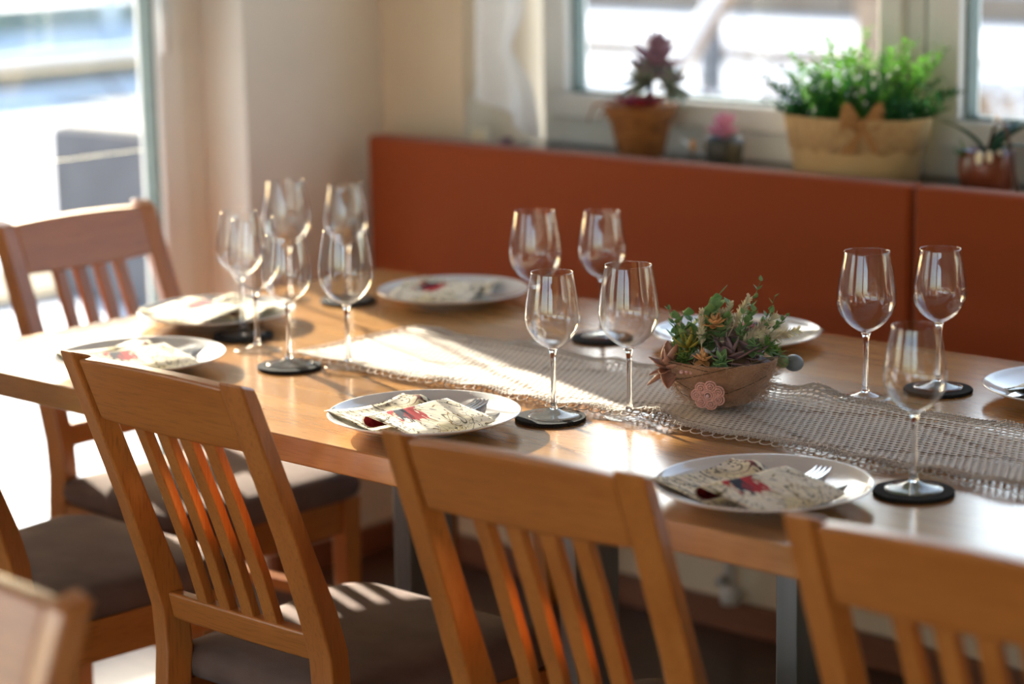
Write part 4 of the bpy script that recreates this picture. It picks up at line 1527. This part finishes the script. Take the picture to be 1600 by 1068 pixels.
# stepped snow banks seen through the door
bm = newbm()
box(bm, -60, -14.0, -40, 12.6, -.2, -.09)
struct('terrain_1', bm, M['snow'])
bm = newbm()
box(bm, -60, -15.7, -40, 12.9, .05, .14)
struct('terrain_2', bm, M['snow'])
bm = newbm(); box(bm, -14.9, -14.3, -40, 12.6, -.09, .03)
struct('terrain_3', bm, M['strip'])
bm = newbm(); box(bm, -60, -14.9, -40, 12.6, -.09, .05)
struct('terrain_4', bm, M['snow'])
bm = newbm(); box(bm, -8.35, -7.75, 1.5, 9.0, -.2, -.165)
struct('ground_3', bm, M['strip'])
bm = newbm(); box(bm, -6.9, -4.03, -6, 3.9, -.2, -.10)
struct('ground_4', bm, M['snow'])

# fence with posts and snow-laden rail behind the garden
t = root('garden_fence', 'pale boarded garden fence with white posts and a snow-laden rail beyond the glass door', 'fence', (-16.2, 0, .14))
for k in range(46):
    y = -10 + k * .5
    bm = newbm(); box(bm, -.02, .02, y + .012, y + .488, 0, .215)
    if k == 0:
        o = obj('board', bm, M['fence'], t); me0 = o.data
    else:
        bm.free(); o = bpy.data.objects.new('board', me0); COL.objects.link(o); o.parent = t; o.location = (0, .5 * k, 0)
for k in range(12):
    bm = newbm(); box(bm, .03, .11, -9 + k * 1.95, -8.91 + k * 1.95, 0, .27)
    obj('post', bm, M['whitepaint'], t)
bm = newbm(); box(bm, -.06, .12, -10, 13, .27, .36); obj('snowy_rail', bm, M['snow'], t, bevel=.03)

# planter box on the terrace
t = root('garden_planter', 'large grey square planter with bare twigs on the snowy terrace outside the glass door', 'planter', (-7.45, 6.02, -.2))
t.scale = (1, 1, 1.13)
bm = newbm()
box(bm, -.36, .36, -.30, .34, 0, .60)
obj('planter_box', bm, M['greybox'], t, bevel=.01)
bm = newbm(); box(bm, -.33, .33, -.27, .31, .600, .612); obj('soil', bm, M['stone'], t, bevel=.004)
rnd = random.Random(5)
bm = newbm()
for i in range(46):
    a = rnd.uniform(0, 2 * PI); x, y = rnd.uniform(-.15, .2), rnd.uniform(-.08, .2)
    p = Vector((x, y, .63)); q = p + Vector((math.cos(a) * .10, math.sin(a) * .10, rnd.uniform(.05, .14)))
    tube(bm, [p, (p + q) / 2 + Vector((0, 0, .02)), q], .006, 4, rend=.003)
o = obj('twigs', bm, M['bark'], t); o['kind'] = 'stuff'

# banks and boards seen through the windows
bm = newbm(); box(bm, -40, 10, 12.7, 60, -.2, -.08); struct('terrain_5', bm, M['snow'])
bm = newbm(); box(bm, -40, 10, 14.6, 60, -.08, .04); struct('terrain_6', bm, M['snow'])
bm = newbm(); box(bm, -40, 10, 14.42, 14.6, -.08, .02); struct('terrain_7', bm, M['timber'])
t = root('boundary_wall', 'weathered timber boundary wall with a snow cap, seen through the windows', 'wall', (-10, 17.2, .04))
t.scale = (1, 1, 1.5)
for k in range(50):
    if k == 0:
        bm = newbm(); box(bm, -14, -13.43, -.04, .04, 0, .17); o = obj('board', bm, M['timber'], t); me0 = o.data
    else:
        o = bpy.data.objects.new('board', me0); COL.objects.link(o); o.parent = t; o.location = (.6 * k, 0, 0)
bm = newbm(); box(bm, -14.1, 16.1, -.09, .09, .17, .30); obj('snow_cap', bm, M['snow'], t, bevel=.03)

t = root('leaning_beam', 'snow-covered beam slanting up outside the middle of the left window', 'beam', (-6.65, 8, -.2))
bm = newbm(); tube(bm, [(-.42, 0, 0), (.95, 0, 1.75)], .035, 10); obj('timber', bm, M['timber'], t)
bm = newbm(); tube(bm, [(-.42, -.01, .03), (.95, -.01, 1.79)], .038, 8); obj('snow_load', bm, M['snow'], t, smooth=True)
t = root('timber_post', 'dark weathered post outside beside the window mullion', 'post', (-5.48, 8, -.2))
bm = newbm(); box(bm, -.05, .05, -.05, .05, 0, 2.3); obj('post_body', bm, M['timber'], t, bevel=.01)
t = root('timber_post', 'pale grey post outside behind the purple succulent', 'post', (-7.55, 9.6, -.2))
bm = newbm(); box(bm, -.05, .05, -.05, .05, 0, 2.3); obj('post_body', bm, M['greybox'], t, bevel=.01)


def frost_shrub(label, loc, R0, H, seed, n=60):
    rnd = random.Random(seed)
    t = root('frosted_shrub', label, 'shrub', loc)
    tw, fr = newbm(), newbm()
    for i in range(n):
        a = rnd.uniform(0, 2 * PI); e = rnd.uniform(.35, 1.4)
        d = Vector((math.cos(a) * math.cos(e), math.sin(a) * math.cos(e), math.sin(e)))
        L_ = H * rnd.uniform(.6, 1.0)
        pts = [Vector((0, 0, 0)) + d * L_ * u * Vector((1, 1, 1)).x + Vector((rnd.uniform(-.03, .03), rnd.uniform(-.03, .03), 0)) * u for u in (0, .4, .7, 1)]
        for p in pts: p.x *= R0 / H * 1.6; p.y *= R0 / H * 1.6
        tube(tw, pts, .006, 4, rend=.002)
        for k in range(7):
            p = pts[1].lerp(pts[3], rnd.random()) + Vector((rnd.uniform(-.03, .03), rnd.uniform(-.03, .03), rnd.uniform(-.02, .03)))
            if p.z < .02: p.z = .02
            sphere(fr, p, rnd.uniform(.010, .022), 6, 4)
    o = obj('twigs', tw, M['twig'], t); o['kind'] = 'stuff'
    o = obj('frost', fr, M['snow'], t, smooth=True); o['kind'] = 'stuff'


frost_shrub('frosted shrub with white tips outside the left window, right of the slanting beam', (-6.55, 8.6, -.2), .36, 1.05, 3)
frost_shrub('frosted shrub with white tips outside the right-hand window', (-4.86, 8.2, -.2), .22, .95, 7, 50)
t = root('wood_crate', 'brown slatted timber compost box outside the right-hand window', 'crate', (-5.15, 8.9, -.2))
for k in range(9):
    bm = newbm(); box(bm, -.35 + k * .10, -.27 + k * .10, -.25, -.22, 0, .70); obj('slat', bm, M['timber'], t)
bm = newbm(); box(bm, -.35, .55, -.22, .25, 0, .66); obj('box_body', bm, M['timber'], t)
bm = newbm(); box(bm, -.38, .58, -.28, .28, .70, .76); obj('snow_cap', bm, M['snow'], t, bevel=.02)
